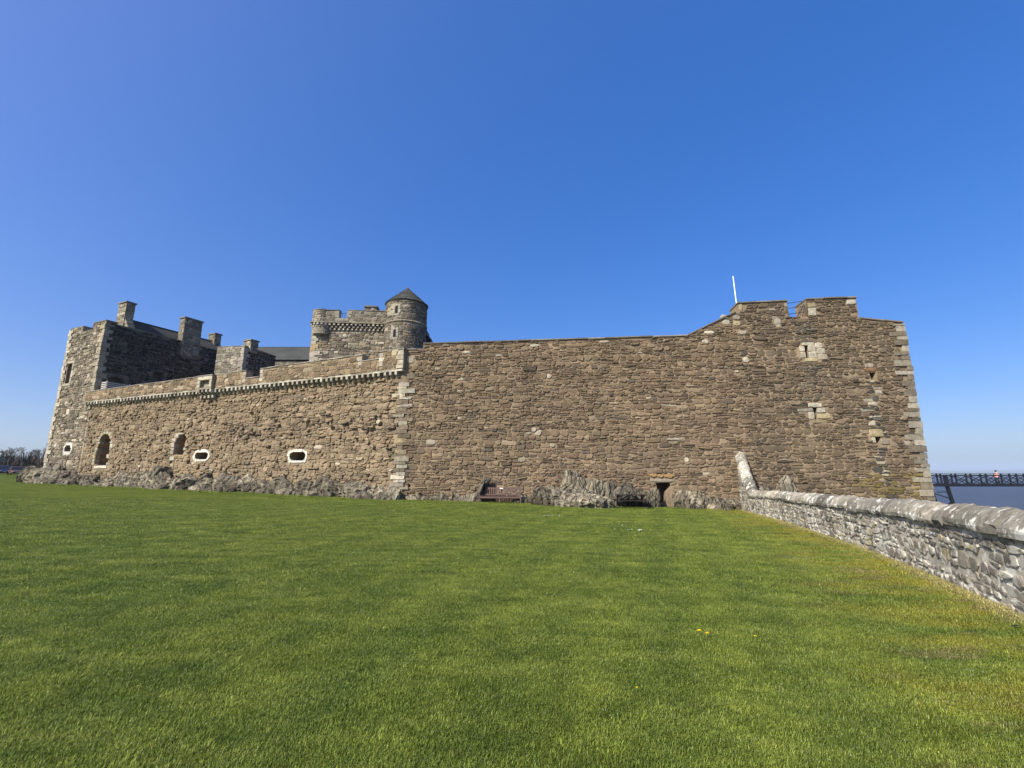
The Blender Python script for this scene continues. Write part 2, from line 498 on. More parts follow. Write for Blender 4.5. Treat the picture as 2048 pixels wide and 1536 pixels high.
class Masonry:
    """collects the stones of one thing; the 300 that show largest become parts, the rest one joined part"""
    def __init__(s, root, mat, seed): s.root = root; s.mat = mat; s.st = []; s.rng = np.random.default_rng(seed)

    def stone(s, mp, out, proud, col, tilt=.25, deep=.06):
        rng = s.rng
        n = len(out)
        c = out.mean(0)
        tu, tv = rng.normal(0, tilt, 2) * .12
        def ring(k, w):
            q = c + (out - c) * k
            ww = w + tu * (q[:, 0] - c[0]) + tv * (q[:, 1] - c[1])
            return mp.arr(q[:, 0], q[:, 1], ww)
        k2 = rng.uniform(.78, .9)
        r0 = mp.arr(out[:, 0], out[:, 1], np.full(n, -deep))
        r1 = ring(1.0, proud * rng.uniform(.35, .7))
        off = rng.normal(0, .035, 2) * (out.max(0) - out.min(0))
        q = c + off + (out - c) * k2
        r2 = mp.arr(q[:, 0], q[:, 1], proud * rng.uniform(.85, 1.1, n) + tu * (q[:, 0] - c[0]) + tv * (q[:, 1] - c[1]))
        cc = mp.arr(c[None, 0] + off[0], c[None, 1] + off[1], np.array([proud * rng.uniform(.95, 1.2)]))
        V = np.concatenate([r0, r1, r2, cc])
        F = []
        for i in range(n):
            j = (i + 1) % n
            F.append((i, j, n + j, n + i)); F.append((n + i, n + j, 2 * n + j, 2 * n + i)); F.append((2 * n + i, 2 * n + j, 3 * n))
        x, y = out[:, 0], out[:, 1]
        area = abs(np.dot(x, np.roll(y, -1)) - np.dot(y, np.roll(x, -1))) / 2
        ctr = V[-1]
        d = math.hypot(ctr[0], ctr[1])
        s.st.append((area / d ** 2, V, F, np.asarray(col, np.float32)))

    def lay(s, mp, u0, u1, v0, v1, colf, top=None, bot=None, holes=(), rh=(.2, .44), cw=(.28, .95), split=.45,
            proud=(.02, .06), gap=.014, wob=.05, w=0.0, shape=.5, prf=None):
        rng = s.rng
        if w: mp = Plane((mp(0, 0, w)[0], mp(0, 0, w)[1]), (mp(1, 0, w)[0], mp(1, 0, w)[1]))
        v = v0 - rng.uniform(0, .2)
        G = np.arange(u0 - 1, u1 + 2.2, .15)
        def wander():
            ph = rng.uniform(0, 6.28, 4); fr = rng.uniform(.8, 1.25, 4)
            return wob * (1.2 * np.sin(G * .5 * fr[0] + ph[0]) + .8 * np.sin(G * 1.5 * fr[1] + ph[1]) + .5 * np.sin(G * 3.7 * fr[2] + ph[2]) + .3 * np.sin(G * 8 * fr[3] + ph[3]))
        A0 = v + wander()
        while v < v1:
            h = rng.uniform(*rh)
            if rng.random() < .12: h *= 1.35
            A1 = np.maximum(v + h + wander(), A0 + rh[0] * .55)
            B0 = lambda q: float(np.interp(q, G, A0)); B1 = lambda q: float(np.interp(q, G, A1))
            u = u0 - rng.uniform(0, .4); sl = 0.0
            while u < u1:
                h = B1(u + .2) - B0(u + .2)
                cwid = min(cw[1] * 1.5, max(cw[0], rng.lognormal(math.log((cw[0] + cw[1]) * .47), .38)))
                cwid = min(cwid, h * 4.6); cwid = max(cwid, h * rng.uniform(.85, 1.3))
                sl2 = rng.normal(0, .045)
                q = [(u + sl, B0(u)), (u + cwid + sl2, B0(u + cwid)), (u + cwid - sl2, B1(u + cwid)), (u - sl, B1(u))]
                cells = []
                if h > rh[0] * 1.3 and rng.random() < split:
                    t = rng.uniform(.35, .65)
                    for ta, tb in ((0, t), (t, 1)):
                        if cwid > .55 and rng.random() < .4:
                            m = rng.uniform(.35, .65); cells += [(0, m, ta, tb), (m, 1, ta, tb)]
                        else: cells.append((0, 1, ta, tb))
                else: cells.append((0, 1, 0, 1))
                for a, b, ta, tb in cells:
                    wd = cwid * (b - a); hd = h * (tb - ta)
                    g = gap * rng.uniform(.6, 1.5)
                    gx_, gy_ = min(.3, g / wd), min(.3, g / hd)
                    rx = np.minimum(.42, rng.uniform(.12, .55, 4) * min(wd, hd) / wd * shape * 1.6)
                    ry = np.minimum(.45, rng.uniform(.15, .75, 4) * shape)
                    x0, x1, y0, y1 = gx_, 1 - gx_, gy_, 1 - gy_
                    P = [(x0 + rx[0], y0), (.5, y0 - rng.uniform(-.03, .05)), (x1 - rx[1], y0), (x1, y0 + ry[1]), (x1, y1 - ry[2]), (x1 - rx[2], y1),
                         (rng.uniform(.35, .65), y1 + rng.uniform(-.06, .04)), (x0 + rx[3], y1), (x0, y1 - ry[3]), (x0, y0 + ry[0])]
                    P = np.array(P)
                    sx = a + P[:, 0] * (b - a); sy = ta + P[:, 1] * (tb - ta)
                    Q = np.array(q)
                    pu = (Q[0][None] * ((1 - sx) * (1 - sy))[:, None] + Q[1][None] * (sx * (1 - sy))[:, None] + Q[2][None] * (sx * sy)[:, None] + Q[3][None] * ((1 - sx) * sy)[:, None])
                    pu = pu + rng.normal(0, .013, pu.shape)
                    a0 = wd * hd
                    c = pu.mean(0)
                    bad = False
                    for hu0, hu1, hv0, hv1 in holes:
                        if hu0 < c[0] < hu1 and hv0 < c[1] < hv1: bad = True; break
                        ins = (pu[:, 0] > hu0) & (pu[:, 0] < hu1) & (pu[:, 1] > hv0) & (pu[:, 1] < hv1)
                        if ins.any():
                            du = min(abs(c[0] - hu0), abs(c[0] - hu1)) if not (hu0 < c[0] < hu1) else -1
                            if du >= 0: pu[ins, 0] = hu0 if c[0] < hu0 else hu1
                            else: pu[ins, 1] = hv0 if c[1] < hv0 else hv1
                    if bad: continue
                    pu[:, 0] = np.clip(pu[:, 0], u0, u1)
                    lo = v0 if bot is None else bot(c[0])
                    if top is not None:
                        tt = np.array([top(x) for x in pu[:, 0]])
                        if c[1] > top(c[0]) - .03: continue
                        pu[:, 1] = np.minimum(pu[:, 1], tt - .01)
                    else: pu[:, 1] = np.minimum(pu[:, 1], v1 - .005)
                    pu[:, 1] = np.maximum(pu[:, 1], lo)
                    x, y = pu[:, 0], pu[:, 1]
                    ar = (np.dot(x, np.roll(y, -1)) - np.dot(y, np.roll(x, -1))) / 2
                    if ar < .35 * a0 * .7 or ar < .008: continue
                    pr = rng.uniform(*proud) * (1.0 if rng.random() > .06 else 1.7) * (prf(c[0], c[1], rng) if prf else 1.0)
                    s.stone(mp, pu, pr, colf(c[0], c[1], rng))
                u += cwid; sl = sl2
            v += float((A1 - A0).mean()); A0 = A1

    def finish(s, big=300, name='stone', rest='rubble'):
        s.st.sort(key=lambda t: -t[0])
        for k, (a, V, F, c) in enumerate(s.st[:big]):
            mob(name, V, F, s.mat, s.root, c)
        rr = s.st[big:]
        if rr:
            V = np.concatenate([t[1] for t in rr]); F = []; C = []
            o = 0
            for t in rr:
                F += [tuple(i + o for i in f) for f in t[2]]
                C.append(np.tile(t[3], (len(t[1]), 1))); o += len(t[1])
            r = mob(rest, V, F, s.mat, s.root, np.concatenate(C))
            r['kind'] = 'stuff'
        return len(s.st)


def palette(cols, jit=.16):
    w = np.array([c[0] for c in cols], float); w /= w.sum()
    cs = [np.array(c[1]) for c in cols]
    def f(u, v, rng):
        c = cs[rng.choice(len(cs), p=w)]
        b = rng.lognormal(0, jit)
        return np.clip(c * b * (1 + rng.normal(0, .012, 3)), .01, .85)
    return f


def core(name, root, mp, outline, mat, T=1.2, holes=(), deep=.9, inner=.75, shift=(0, 0), back=True, spec=None):
    """wall body from an outline in (u, v); each hole gets a splayed recess"""
    loops = [[Vector((u, v, 0)) for u, v in outline]] + [[Vector((u, v, 0)) for u, v in h] for h in holes]
    tri = tessellate_polygon(loops)
    flat = [p for l in loops for p in l]
    V = [mp(p.x, p.y, 0) for p in flat]; F = [tuple(t) for t in tri]
    n = len(outline)
    V += [mp(p.x, p.y, -T) for p in flat[:n]]
    o = len(flat)
    for i in range(n):
        j = (i + 1) % n
        F.append((i, j, o + j, o + i))
    if back:
        F += [tuple(o + i for i in t) for t in tessellate_polygon([loops[0]])]
    st = n
    for hi, h in enumerate(holes):
        if spec: deep, inner = spec[hi]
        m = len(h); cu = sum(p[0] for p in h) / m; cv = sum(p[1] for p in h) / m
        b = len(V)
        V += [mp(cu + (u - cu) * inner + shift[0], cv + (v - cv) * inner + shift[1], -deep) for u, v in h]
        for i in range(m):
            j = (i + 1) % m
            F.append((st + i, st + j, b + j, b + i))
        F.append(tuple(range(b, b + m)))
        st += m
    return mob(name, V, F, mat, root)


def cobble(name, root, mp, u0, u1, v0, v1, proud, mat, col, rng, rnd=.35):
    """a single rounded or squarish field stone set in the wall"""
    m = Masonry(root, mat, int(rng.integers(1e9)))
    r = rng.uniform(.5, 1.2, 8) * rnd
    P = np.array([(r[0], 0), (.5, -.03), (1 - r[1], 0), (1, r[2]), (1, 1 - r[3]), (1 - r[4], 1), (.45, 1.03), (r[5], 1), (0, 1 - r[6]), (0, r[7])])
    P = np.stack([u0 + P[:, 0] * (u1 - u0), v0 + P[:, 1] * (v1 - v0)], 1) + rng.normal(0, .008, (10, 2))
    m.stone(mp, P, proud, col)
    a, V, F, c = m.st[0]
    return mob(name, V, F, mat, root, c)


def block(name, root, mp, u0, u1, v0, v1, w0, w1, mat, col, rng, jit=.012, chamf=.02):
    """a dressed block proud of the wall: front edges chamfered, corners a little uneven"""
    c = min(chamf, (u1 - u0) * .25, (v1 - v0) * .25)
    P = []
    for w, e in ((w0, 0), (w1 - c, 0), (w1, c)):
        for u, v in ((u0 + e, v0 + e), (u1 - e, v0 + e), (u1 - e, v1 - e), (u0 + e, v1 - e)):
            P.append((u, v, w))
    J = rng.normal(0, jit, (4, 2))
    V = [mp(u + J[i % 4][0], v + J[i % 4][1], w) for i, (u, v, w) in enumerate(P)]
    F = [(3, 2, 1, 0), (8, 9, 10, 11)]
    for r in (0, 4):
        for i in range(4):
            j = (i + 1) % 4
            F.append((r + i, r + j, r + 4 + j, r + 4 + i))
    return mob(name, V, F, mat, root, col)


def quoins(root, c, dA, nA, dB, nB, z0, z1, rng, mat, colf, long=(.55, .8), short=(.28, .42), hh=(.24, .4), proud=.10):
    """alternating corner stones wrapping the corner c"""
    c = Vector((c[0], c[1])); dA, nA, dB, nB = [Vector((q[0], q[1])) for q in (dA, nA, dB, nB)]
    z = z0; k = 0
    while z < z1 - .1:
        h = min(rng.uniform(*hh), z1 - z)
        a = rng.uniform(*(long if k % 2 else short)); b = rng.uniform(*(short if k % 2 else long))
        pr = proud * rng.uniform(.85, 1.2)
        bis = (nA + nB) / (1 + nA.dot(nB))
        pl = [c + dA * a + nA * pr, c + bis * pr, c + dB * b + nB * pr, c + dB * b - nB * .15, c - bis * .15, c + dA * a - nA * .15]
        pl = [p + Vector((rng.normal(0, .018), rng.normal(0, .012))) for p in pl]
        g = .012
        V = [(p.x, p.y, z + g + rng.normal(0, .012)) for p in pl] + [(p.x, p.y, z + h - g + rng.normal(0, .012)) for p in pl]
        F = [tuple(range(5, -1, -1)), tuple(range(6, 12))] + [(i, (i + 1) % 6, 6 + (i + 1) % 6, 6 + i) for i in range(6)]
        mob('quoin', V, F, mat, root, colf(0, 0, rng))
        z += h; k += 1


def coping(root, mp, u0, u1, top, thick, w_in, w_out, seg, rng, mat, colf, name='coping_slab', rake=.0):
    u = u0
    while u < u1 - .05:
        l = min(rng.uniform(*seg), u1 - u)
        if u1 - u - l < .3: l = u1 - u
        a, b = u + .006, u + l - .006
        dz = rng.normal(0, .008); dw = rng.normal(0, .012)
        V = []
        for uu in (a, b):
            t = top(uu) + dz
            V += [mp(uu, t, w_out + dw), mp(uu, t, w_in), mp(uu, t + thick, w_in), mp(uu, t + thick - rake, w_out + dw)]
        F = [(0, 1, 2, 3), (7, 6, 5, 4), (0, 4, 5, 1), (1, 5, 6, 2), (2, 6, 7, 3), (3, 7, 4, 0)]
        mob(name, V, F, mat, root, colf(0, 0, rng))
        u += l


def interp(pts):
    xs = [p[0] for p in pts]; ys = [p[1] for p in pts]
    return lambda u: float(np.interp(u, xs, ys))


def stadium(u0, u1, v0, v1, n=8):
    r = (v1 - v0) / 2; cv = (v0 + v1) / 2
    P = []
    for k in range(n + 1):
        a = -math.pi / 2 + math.pi * k / n; P.append((u1 - r + r * math.cos(a), cv + r * math.sin(a)))
    for k in range(n + 1):
        a = math.pi / 2 + math.pi * k / n; P.append((u0 + r + r * math.cos(a), cv + r * math.sin(a)))
    return P


def ring_stones(root, mp, loop, thick, w0, w1, rng, colf, name='frame_stone', step=1, mat=None):
    """separate blocks around an opening"""
    m = len(loop); cu = sum(p[0] for p in loop) / m; cv = sum(p[1] for p in loop) / m
    nrm = []
    for i in range(m):
        a = Vector(loop[i - 1]); b = Vector(loop[(i + 1) % m]); d = (b - a).normalized(); nrm.append(Vector((d.y, -d.x)))
    i = 0
    while i < m:
        j = min(i + step, m)
        t = thick * rng.uniform(.65, 1.4)
        idx = [k % m for k in range(i, j + 1)]
        inn = [Vector(loop[k]) for k in idx]; ou = [Vector(loop[k]) + nrm[k] * t for k in idx]
        poly = inn + ou[::-1]
        c = sum(poly, Vector((0, 0))) / len(poly)
        poly = [c + (p - c) * .96 for p in poly]
        pr = w1 * rng.uniform(.7, 1.3)
        V = [mp(p.x, p.y, w0) for p in poly] + [mp(p.x, p.y, pr) for p in poly]
        q = len(poly)
        F = [tuple(range(q)), tuple(range(2 * q - 1, q - 1, -1))] + [(k, (k + 1) % q, q + (k + 1) % q, q + k) for k in range(q)]
        mob(name, V, F, mat or M_DRESS, root, colf(0, 0, rng))
        i = j


WHITE_ST = palette([(4, (.44, .41, .335)), (3, (.35, .315, .25)), (1, (.37, .315, .20))], .15)
LIME = palette([(1, (.70, .68, .61))], .08)
GREYFLAG = palette([(1, (.20, .19, .17)), (1, (.15, .14, .13))], .15)
PALE = palette([(3, (.42, .385, .31)), (1, (.34, .305, .24))], .12)

# ================================================================== curtain wall facing the lawn (right of the corner)
CORNER = (-7.58, 31.5)
PR = Plane(CORNER, (24.51, 27.64))
PL = Plane((-42.40, 45.50), CORNER)
RL = PR.L
wall_r = thing('curtain_wall', 'tall brown rubble curtain wall rising to a stepped tower beside the sea', 'wall', (PR.A.x, PR.A.y, -.2))
rtop = [(0, 10.28), (1.34, 10.26), (1.345, 10.68), (19.32, 10.60), (22.42, 12.14), (22.66, 12.17), (22.67, 12.72), (25.72, 12.74), (25.725, 11.66), (26.90, 11.64),
        (26.905, 12.80), (29.89, 12.76), (29.90, 11.40), (RL, 10.98)]
rtopf = interp(rtop)
slits = [((26.42, 26.65, 8.90, 9.72), 's'), ((26.44, 26.72, 4.96, 5.73), 'k'), ((29.98, 30.38, 7.36, 7.86), 'k'), ((29.68, 30.10, 3.48, 3.88), 'k')]
holes_uv, excl = [], []
for (a, b, c, d), k in slits:
    if k == 's': holes_uv.append([(a, c), (b, c), (b, d), (a, d)])
    else: m = (a + b) / 2; w = (b - a) / 2; holes_uv.append([(m - w * .5, c), (m + w * .5, c), (m + w, d), (m - w, d)])
holes_uv.append([(.64, .80), (.82, .80), (.82, .98), (.64, .98)])
holes_uv.append([(16.85, -.1), (17.22, -.1), (17.30, .55), (17.62, .95), (17.55, 1.12), (16.70, 1.12), (16.80, .6)])
core('wall_core', wall_r, PR, [(0, -1.5), (RL, -1.5)] + rtop[::-1], M_MORT_R, 1.5, holes_uv, spec=[(2.5, 1.0)] * 5 + [(3.5, .95)])
rng = np.random.default_rng(11)
# dressed stones round the slits: (u0,u1,v0,v1)
dress = [(26.12, 26.44, 9.34, 9.66), (26.14, 26.45, 8.92, 9.30), (26.30, 27.02, 9.73, 9.90), (26.63, 27.05, 9.32, 9.72), (26.63, 27.12, 8.88, 9.30), (26.35, 27.10, 8.66, 8.86),
         (27.08, 27.5, 9.52, 9.85), (27.14, 27.6, 9.14, 9.5), (27.18, 27.68, 8.76, 9.12),
         (26.20, 27.0, 5.74, 5.98), (25.55, 26.46, 5.48, 5.66), (26.15, 26.50, 5.00, 5.44), (26.68, 27.18, 5.38, 5.68), (26.65, 27.42, 5.00, 5.32), (26.35, 27.12, 4.74, 4.95),
         (29.80, 30.30, 8.18, 8.42), (29.48, 30.25, 3.88, 4.32), (29.55, 29.76, 3.52, 3.84), (30.06, 30.52, 3.42, 3.72), (29.52, 29.92, 4.55, 4.85),
         (8.55, 8.9, 4.22, 4.36), (8.95, 9.25, 4.40, 4.68), (10.15, 10.45, 3.38, 3.62), (8.05, 8.55, 2.45, 2.72), (17.55, 18.55, 3.76, 3.92), (18.55, 18.8, 2.40, 2.68), (22.62, 22.98, 8.70, 9.05),
         (22.05, 22.32, 8.06, 8.2), (22.5, 23.0, 10.62, 10.85), (20.2, 20.6, 10.1, 10.3), (20.4, 21.0, 10.7, 10.9), (25.5, 25.70, 12.1, 12.6), (21.6, 22.05, 11.3, 11.62), (22.25, 22.7, 11.2, 11.5),
         (22.25, 22.7, 11.62, 11.9), (21.5, 21.9, 11.72, 11.98), (26.92, 27.4, 11.72, 12.2), (26.93, 27.45, 12.25, 12.55), (29.3, 29.85, 12.35, 12.65), (22.7, 22.95, 12.2, 12.68), (24.8, 25.2, 11.2, 11.55),
         (16.35, 17.85, 1.14, 1.36), (.1, .75, 9.3, 9.8), (4.2, 4.7, 9.9, 10.05), (6.5, 6.95, 9.6, 9.78), (8.9, 9.5, 10.2, 10.38), (13.6, 14.2, 10.35, 10.48)]
for q in dress:
    f = WHITE_ST if q[0] < 29 or q[2] > 3 else PALE
    cobble('dressed_stone', wall_r, PR, *q, rng.uniform(.035, .07), M_DRESS, f(0, 0, rng), rng, .12 if q[0] > 25 else .28)
for u0, u1 in ((16.35, 16.80), (16.85, 17.2), (17.25, 17.85)):
    cobble('dressed_stone', wall_r, PR, u0, u1, 1.44 + rng.normal(0, .02), 1.68 + rng.normal(0, .04), .08, M_DRESS, (.40, .255, .11), rng, .45)
cobble('dressed_stone', wall_r, PR, 29.75, 30.45, 7.92, 8.14, .05, M_DRESS, (.22, .135, .075), rng, .2)
excl = [(a - .01, b + .01, c - .01, d + .01) for a, b, c, d in dress] + [(q[0][0] - .02, q[0][1] + .02, q[0][2] - .02, q[0][3] + .02) for q in slits] + \
       [(.62, .84, .78, 1.0), (16.66, 17.64, -.2, 1.14), (16.35, 17.85, 1.14, 1.72), (29.75, 30.45, 7.92, 8.14)]
r_base = palette([(42, (.175, .131, .088)), (26, (.200, .152, .103)), (16, (.148, .113, .079)), (10, (.235, .184, .128)), (4, (.112, .092, .072)), (.5, (.38, .34, .27))], .11)


def r_col(u, v, rng):
    c = r_base(u, v, rng)
    c = c * (1.0 - .16 * max(0.0, min(1.0, (v - 6.5) / 3.0)) * rng.uniform(.4, 1.0))
    if u > 22.5:                                               # the tower is laid in greyer, browner stone
        c = c * np.array([.80, .83, .86])
    s = abs(u - (29.95 + (7.4 - v) * .02) - .12 * math.sin(v * 2.1))
    if v < 7.4 and s < .34 and rng.random() < .95:              # drain streak: washed, limed stones
        c = np.array([.30, .285, .235]) * rng.lognormal(0, .15) if rng.random() < .33 else np.array([.075, .072, .060]) * rng.lognormal(0, .2)
    if 26.0 < u < 27.0 and (9.9 < v < 11.5 or 6.0 < v < 8.6) and rng.random() < .6:
        c = c * .3 + np.array([.085, .085, .07]) * .7
    if v < 1.8 and u > 28 and rng.random() < .5: c = c * .5 + np.array([.21, .17, .05]) * .5
    return c


ms = Masonry(wall_r, M_RUB, 21)
ms.lay(PR, .25, RL - .3, -.9, 13, r_col, top=rtopf, holes=excl, rh=(.12, .29), cw=(.17, .68), split=.42, proud=(.02, .075), gap=.015, wob=.06, shape=.62, prf=lambda u, v, g: 1.0)
print('R stones', ms.finish())
qcol = palette([(4, (.38, .35, .285)), (3, (.29, .26, .20)), (5, (.185, .152, .11)), (1, (.30, .25, .16))], .16)
dLneg = -PL.d
quoins(wall_r, CORNER, PR.d, PR.n, dLneg, PL.n, -.2, 8.62, rng, M_DRESS, qcol, long=(.42, .85), short=(.15, .45), hh=(.15, .36))
quoins(wall_r, PR(RL, 0)[:2], -PR.d, PR.n, -PR.n, PR.d, -1.2, 10.9, rng, M_DRESS, palette([(4, (.30, .275, .22)), (5, (.19, .165, .125)), (2, (.38, .355, .295)), (1, (.30, .25, .15))], .14), long=(.45, .95), short=(.18, .5), hh=(.2, .42))
for a, b in ((0, 1.33), (1.345, 19.32), (19.32, 22.45), (22.62, 25.76), (26.87, 29.94), (29.95, RL + .08)):
    coping(wall_r, PR, a, b, interp([(a, rtopf(min(a + .06, b))), (b, rtopf(max(b - .12, a)))]), .10, -1.5, .10 if a > 1 else .06, (.7, 1.6), rng, M_DARKST, GREYFLAG, rake=.02)
# return face of the tower end
PRE = Plane(PR(RL, 0)[:2], PR(RL, 0, -8)[:2])
core('tower_return', wall_r, PRE, [(.2, -3), (8, -3), (8, 9.8), (.2, 10.7)], M_MORT_R, .5, back=False)
mse = Masonry(wall_r, M_RUB, 22)

# flagpole on the wall head
fp = thing('flagpole', 'white flagpole standing behind the stepped wall head', 'flagpole', PR(22.96, 11.2, -.9))
b = Vector(PR(22.96, 11.2, -.9)); t = Vector(PR(22.87, 14.96, -.9))
V, F = tube_vf([b, b.lerp(t, .5), t], [.038, .034, .027], 12)
mob('pole', V, F, M_WHITE, fp, smooth=True)
V, F = tube_vf([t, t + Vector((0, 0, .03)), t + Vector((0, 0, .07)), t + Vector((0, 0, .09))], [.03, .05, .045, .01], 10)
mob('finial', V, F, M_WHITE, fp)
V, F = tube_vf([b, b + Vector((0, 0, 1.2))], [.09, .08], 10)
mob('socket', V, F, M_IRON, fp)

# iron railing in the gap of the tower parapet
rl = thing('railing', 'black iron railing across the gap in the tower parapet', 'railing', PR(26.3, 11.66, -.75))
for z in (11.78, 12.10, 12.50, 12.86):
    V, F = bar_vf(PR(25.60, z, -.95), PR(27.15, z + .02, -.40), .035)
    mob('rail', V, F, M_IRON, rl)
for u, w in ((25.62, -.94), (27.1, -.42)):
    V, F = bar_vf(PR(u, 11.5, w), PR(u, 12.92, w), .045)
    mob('post', V, F, M_IRON, rl)
for du in (.45, .75):
    V, F = bar_vf(PR(27.08, 12.86, -.42), PR(27.0 - du, 11.66, .0), .03)
    mob('brace', V, F, M_IRON, rl)

# ================================================================== curtain wall with corbelled parapet (left of the corner)
LL = PL.L
wall_l = thing('curtain_wall', 'sunlit tan rubble curtain wall with corbelled parapet and two white-rimmed gun loops', 'wall', (PL(LL / 2, 0)[0], PL(LL / 2, 0)[1], 0))
loops = [stadium(16.95, 18.55, 2.88, 3.46), stadium(27.58, 29.17, 2.66, 3.30)]
nich1 = [(3.1, 2.45), (4.7, 2.45), (4.95, 2.9), (4.7, 3.3), (4.95, 3.8), (4.9, 4.4), (4.75, 5.0), (4.2, 5.42), (3.5, 5.4), (3.0, 5.0), (3.2, 4.7), (2.85, 4.2), (3.0, 3.8), (2.6, 3.5), (2.85, 3.1), (2.6, 2.75)]
nich2 = [(14.1, 3.35), (15.3, 3.25), (15.55, 3.7), (15.4, 4.2), (15.6, 4.7), (15.2, 5.1), (14.5, 5.05), (14.25, 4.6), (14.05, 4.1)]
core('wall_core', wall_l, PL, [(.1, -1), (LL, -1), (LL, 8.75), (.1, 8.75)], M_MORT_L, 1.5, loops + [nich1, nich2], spec=[(2.4, .95), (2.4, .95), (3.2, .9), (3.2, .9)])
l_base = palette([(40, (.232, .181, .122)), (26, (.256, .202, .138)), (18, (.206, .159, .107)), (10, (.29, .233, .163)), (3, (.16, .128, .096)), (.5, (.45, .41, .32))], .09)


def l_col(u, v, rng):
    c = l_base(u, v, rng)
    b = 5.35 + .35 * math.sin(u * .5) + .2 * math.sin(u * 1.3)
    if u > 21 and abs(v - b) < .6 and rng.random() < .5: c = np.array([.15, .12, .09]) * rng.lognormal(0, .2)
    if v < 2.0 and rng.random() < .35: c = c * .6 + np.array([.22, .19, .12]) * .4
    if u < 5 and rng.random() < .3: c = c * .5 + np.array([.26, .22, .16]) * .5
    return c


def l_proud(u, v, g):
    b = 5.35 + .35 * math.sin(u * .5) + .2 * math.sin(u * 1.3)
    if u > 21 and abs(v - b) < .5: return g.choice((.2, .5, 1.0, 1.0, 1.8, 2.6))      # eroded band: stones missing and standing out
    return g.choice((.5, .8, 1.0, 1.0, 1.7))


rng = np.random.default_rng(12)
for lp in loops:
    ring_stones(wall_l, PL, lp, .20, -.3, .05, rng, LIME)
for nc, pl_, pr_, arch_ in ((nich1, .8, .55, True), (nich2, .95, .12, False)):
    lo_v, hi_v = min(p[1] for p in nc), max(p[1] for p in nc)
    mu = sum(p[0] for p in nc) / len(nc)
    def edge_u(v, sgn):
        best = None
        for (a1, b1), (a2, b2) in zip(nc, nc[1:] + nc[:1]):
            if (b1 - v) * (b2 - v) <= 0 and b1 != b2:
                uu = a1 + (a2 - a1) * (v - b1) / (b2 - b1)
                if best is None or sgn * uu > sgn * best: best = uu
        return best if best is not None else mu
    v = lo_v + .02
    while v < hi_v - .25:
        h = rng.uniform(.20, .42)
        for sgn, pb in ((-1, pl_), (1, pr_)):
            if rng.random() < pb:
                e = edge_u(v + h / 2, sgn); wd = rng.uniform(.22, .55); ov = rng.uniform(0, .12)
                u0, u1 = (e - wd, e + ov) if sgn < 0 else (e - ov, e + wd)
                block('jamb_stone', wall_l, PL, u0, u1, v + .012, v + h - .012, -.35, rng.uniform(.03, .09), M_DRESS, WHITE_ST(0, 0, rng), rng, .03, .04)
        v += h
    if arch_:
        for k in range(6):
            a1 = math.pi * (.08 + .84 * k / 6); a2 = math.pi * (.08 + .84 * (k + 1) / 6) - .05
            t = rng.uniform(.3, .42)
            P = [(3.9 + .85 * math.cos(a1), 4.75 + .72 * math.sin(a1)), (3.9 + (.85 + t) * math.cos(a1), 4.75 + (.72 + t) * math.sin(a1)), (3.9 + (.85 + t) * math.cos(a2), 4.75 + (.72 + t) * math.sin(a2)), (3.9 + .85 * math.cos(a2), 4.75 + .72 * math.sin(a2))]
            V = [PL(u_, v_, -.3) for u_, v_ in P] + [PL(u_, v_, .05) for u_, v_ in P]
            mob('arch_stone', V, [(0, 1, 2, 3), (7, 6, 5, 4), (0, 4, 5, 1), (1, 5, 6, 2), (2, 6, 7, 3), (3, 7, 4, 0)], M_DRESS, wall_l, WHITE_ST(0, 0, rng))
        block('sill_stone', wall_l, PL, 3.0, 4.9, 2.18, 2.44, -.3, .08, M_DRESS, WHITE_ST(0, 0, rng), rng, .03, .04)
    else:
        block('lintel_stone', wall_l, PL, 14.3, 15.0, 5.02, 5.2, -.3, .05, M_DRESS, WHITE_ST(0, 0, rng), rng, .03, .04)
for q in ((13.75, 14.35, 2.85, 3.15), (13.9, 14.4, 2.3, 2.6), (7.4, 7.9, 3.6, 3.85)):
    block('dressed_stone', wall_l, PL, *q, -.05, .06, M_DRESS, WHITE_ST(0, 0, rng), rng)
lex = [(16.7, 18.8, 2.66, 3.68), (27.35, 29.40, 2.44, 3.52), (2.55, 5.0, 2.2, 5.0), (3.05, 4.75, 5.0, 5.62), (13.85, 15.6, 3.2, 5.15), (13.75, 14.35, 2.85, 3.15), (13.9, 14.4, 2.3, 2.6), (7.4, 7.9, 3.6, 3.85)]
ms = Masonry(wall_l, M_RUB, 31)
ms.lay(PL, -.1, LL - .2, -.4, 8.4, l_col, holes=lex, rh=(.12, .29), cw=(.17, .66), split=.42, proud=(.02, .10), gap=.009, wob=.07, shape=.7, prf=l_proud)
# corbels
cspace = .478
k = 0
u = .30
CORB = palette([(3, (.44, .415, .35)), (2, (.34, .315, .255)), (1, (.25, .22, .17))], .12)
M_CORB = M_DRESS
while u < LL - .1:
    w = .19
    pts = [(-.05, 8.20), (.05, 8.20), (.13, 8.25), (.17, 8.34), (.34, 8.38), (.37, 8.43), (.37, 8.64), (-.05, 8.64)]
    uj = u + rng.normal(0, .015)
    V = [PL(uj - w / 2, z + .0018 * u, ww) for ww, z in pts] + [PL(uj + w / 2, z + .0018 * u, ww) for ww, z in pts]
    n = len(pts)
    F = [tuple(range(n)), tuple(range(2 * n - 1, n - 1, -1))] + [(i, (i + 1) % n, n + (i + 1) % n, n + i) for i in range(n)]
    mob('corbel', V, F, M_CORB, wall_l, CORB(0, 0, rng))
    u += cspace; k += 1
# string course above the corbels
coping(wall_l, PL, -.1, LL + .12, lambda u: 8.645 + .0018 * u, .12, -.05, .375, (.55, 1.1), rng, M_DRESS, CORB, 'string_course_stone')
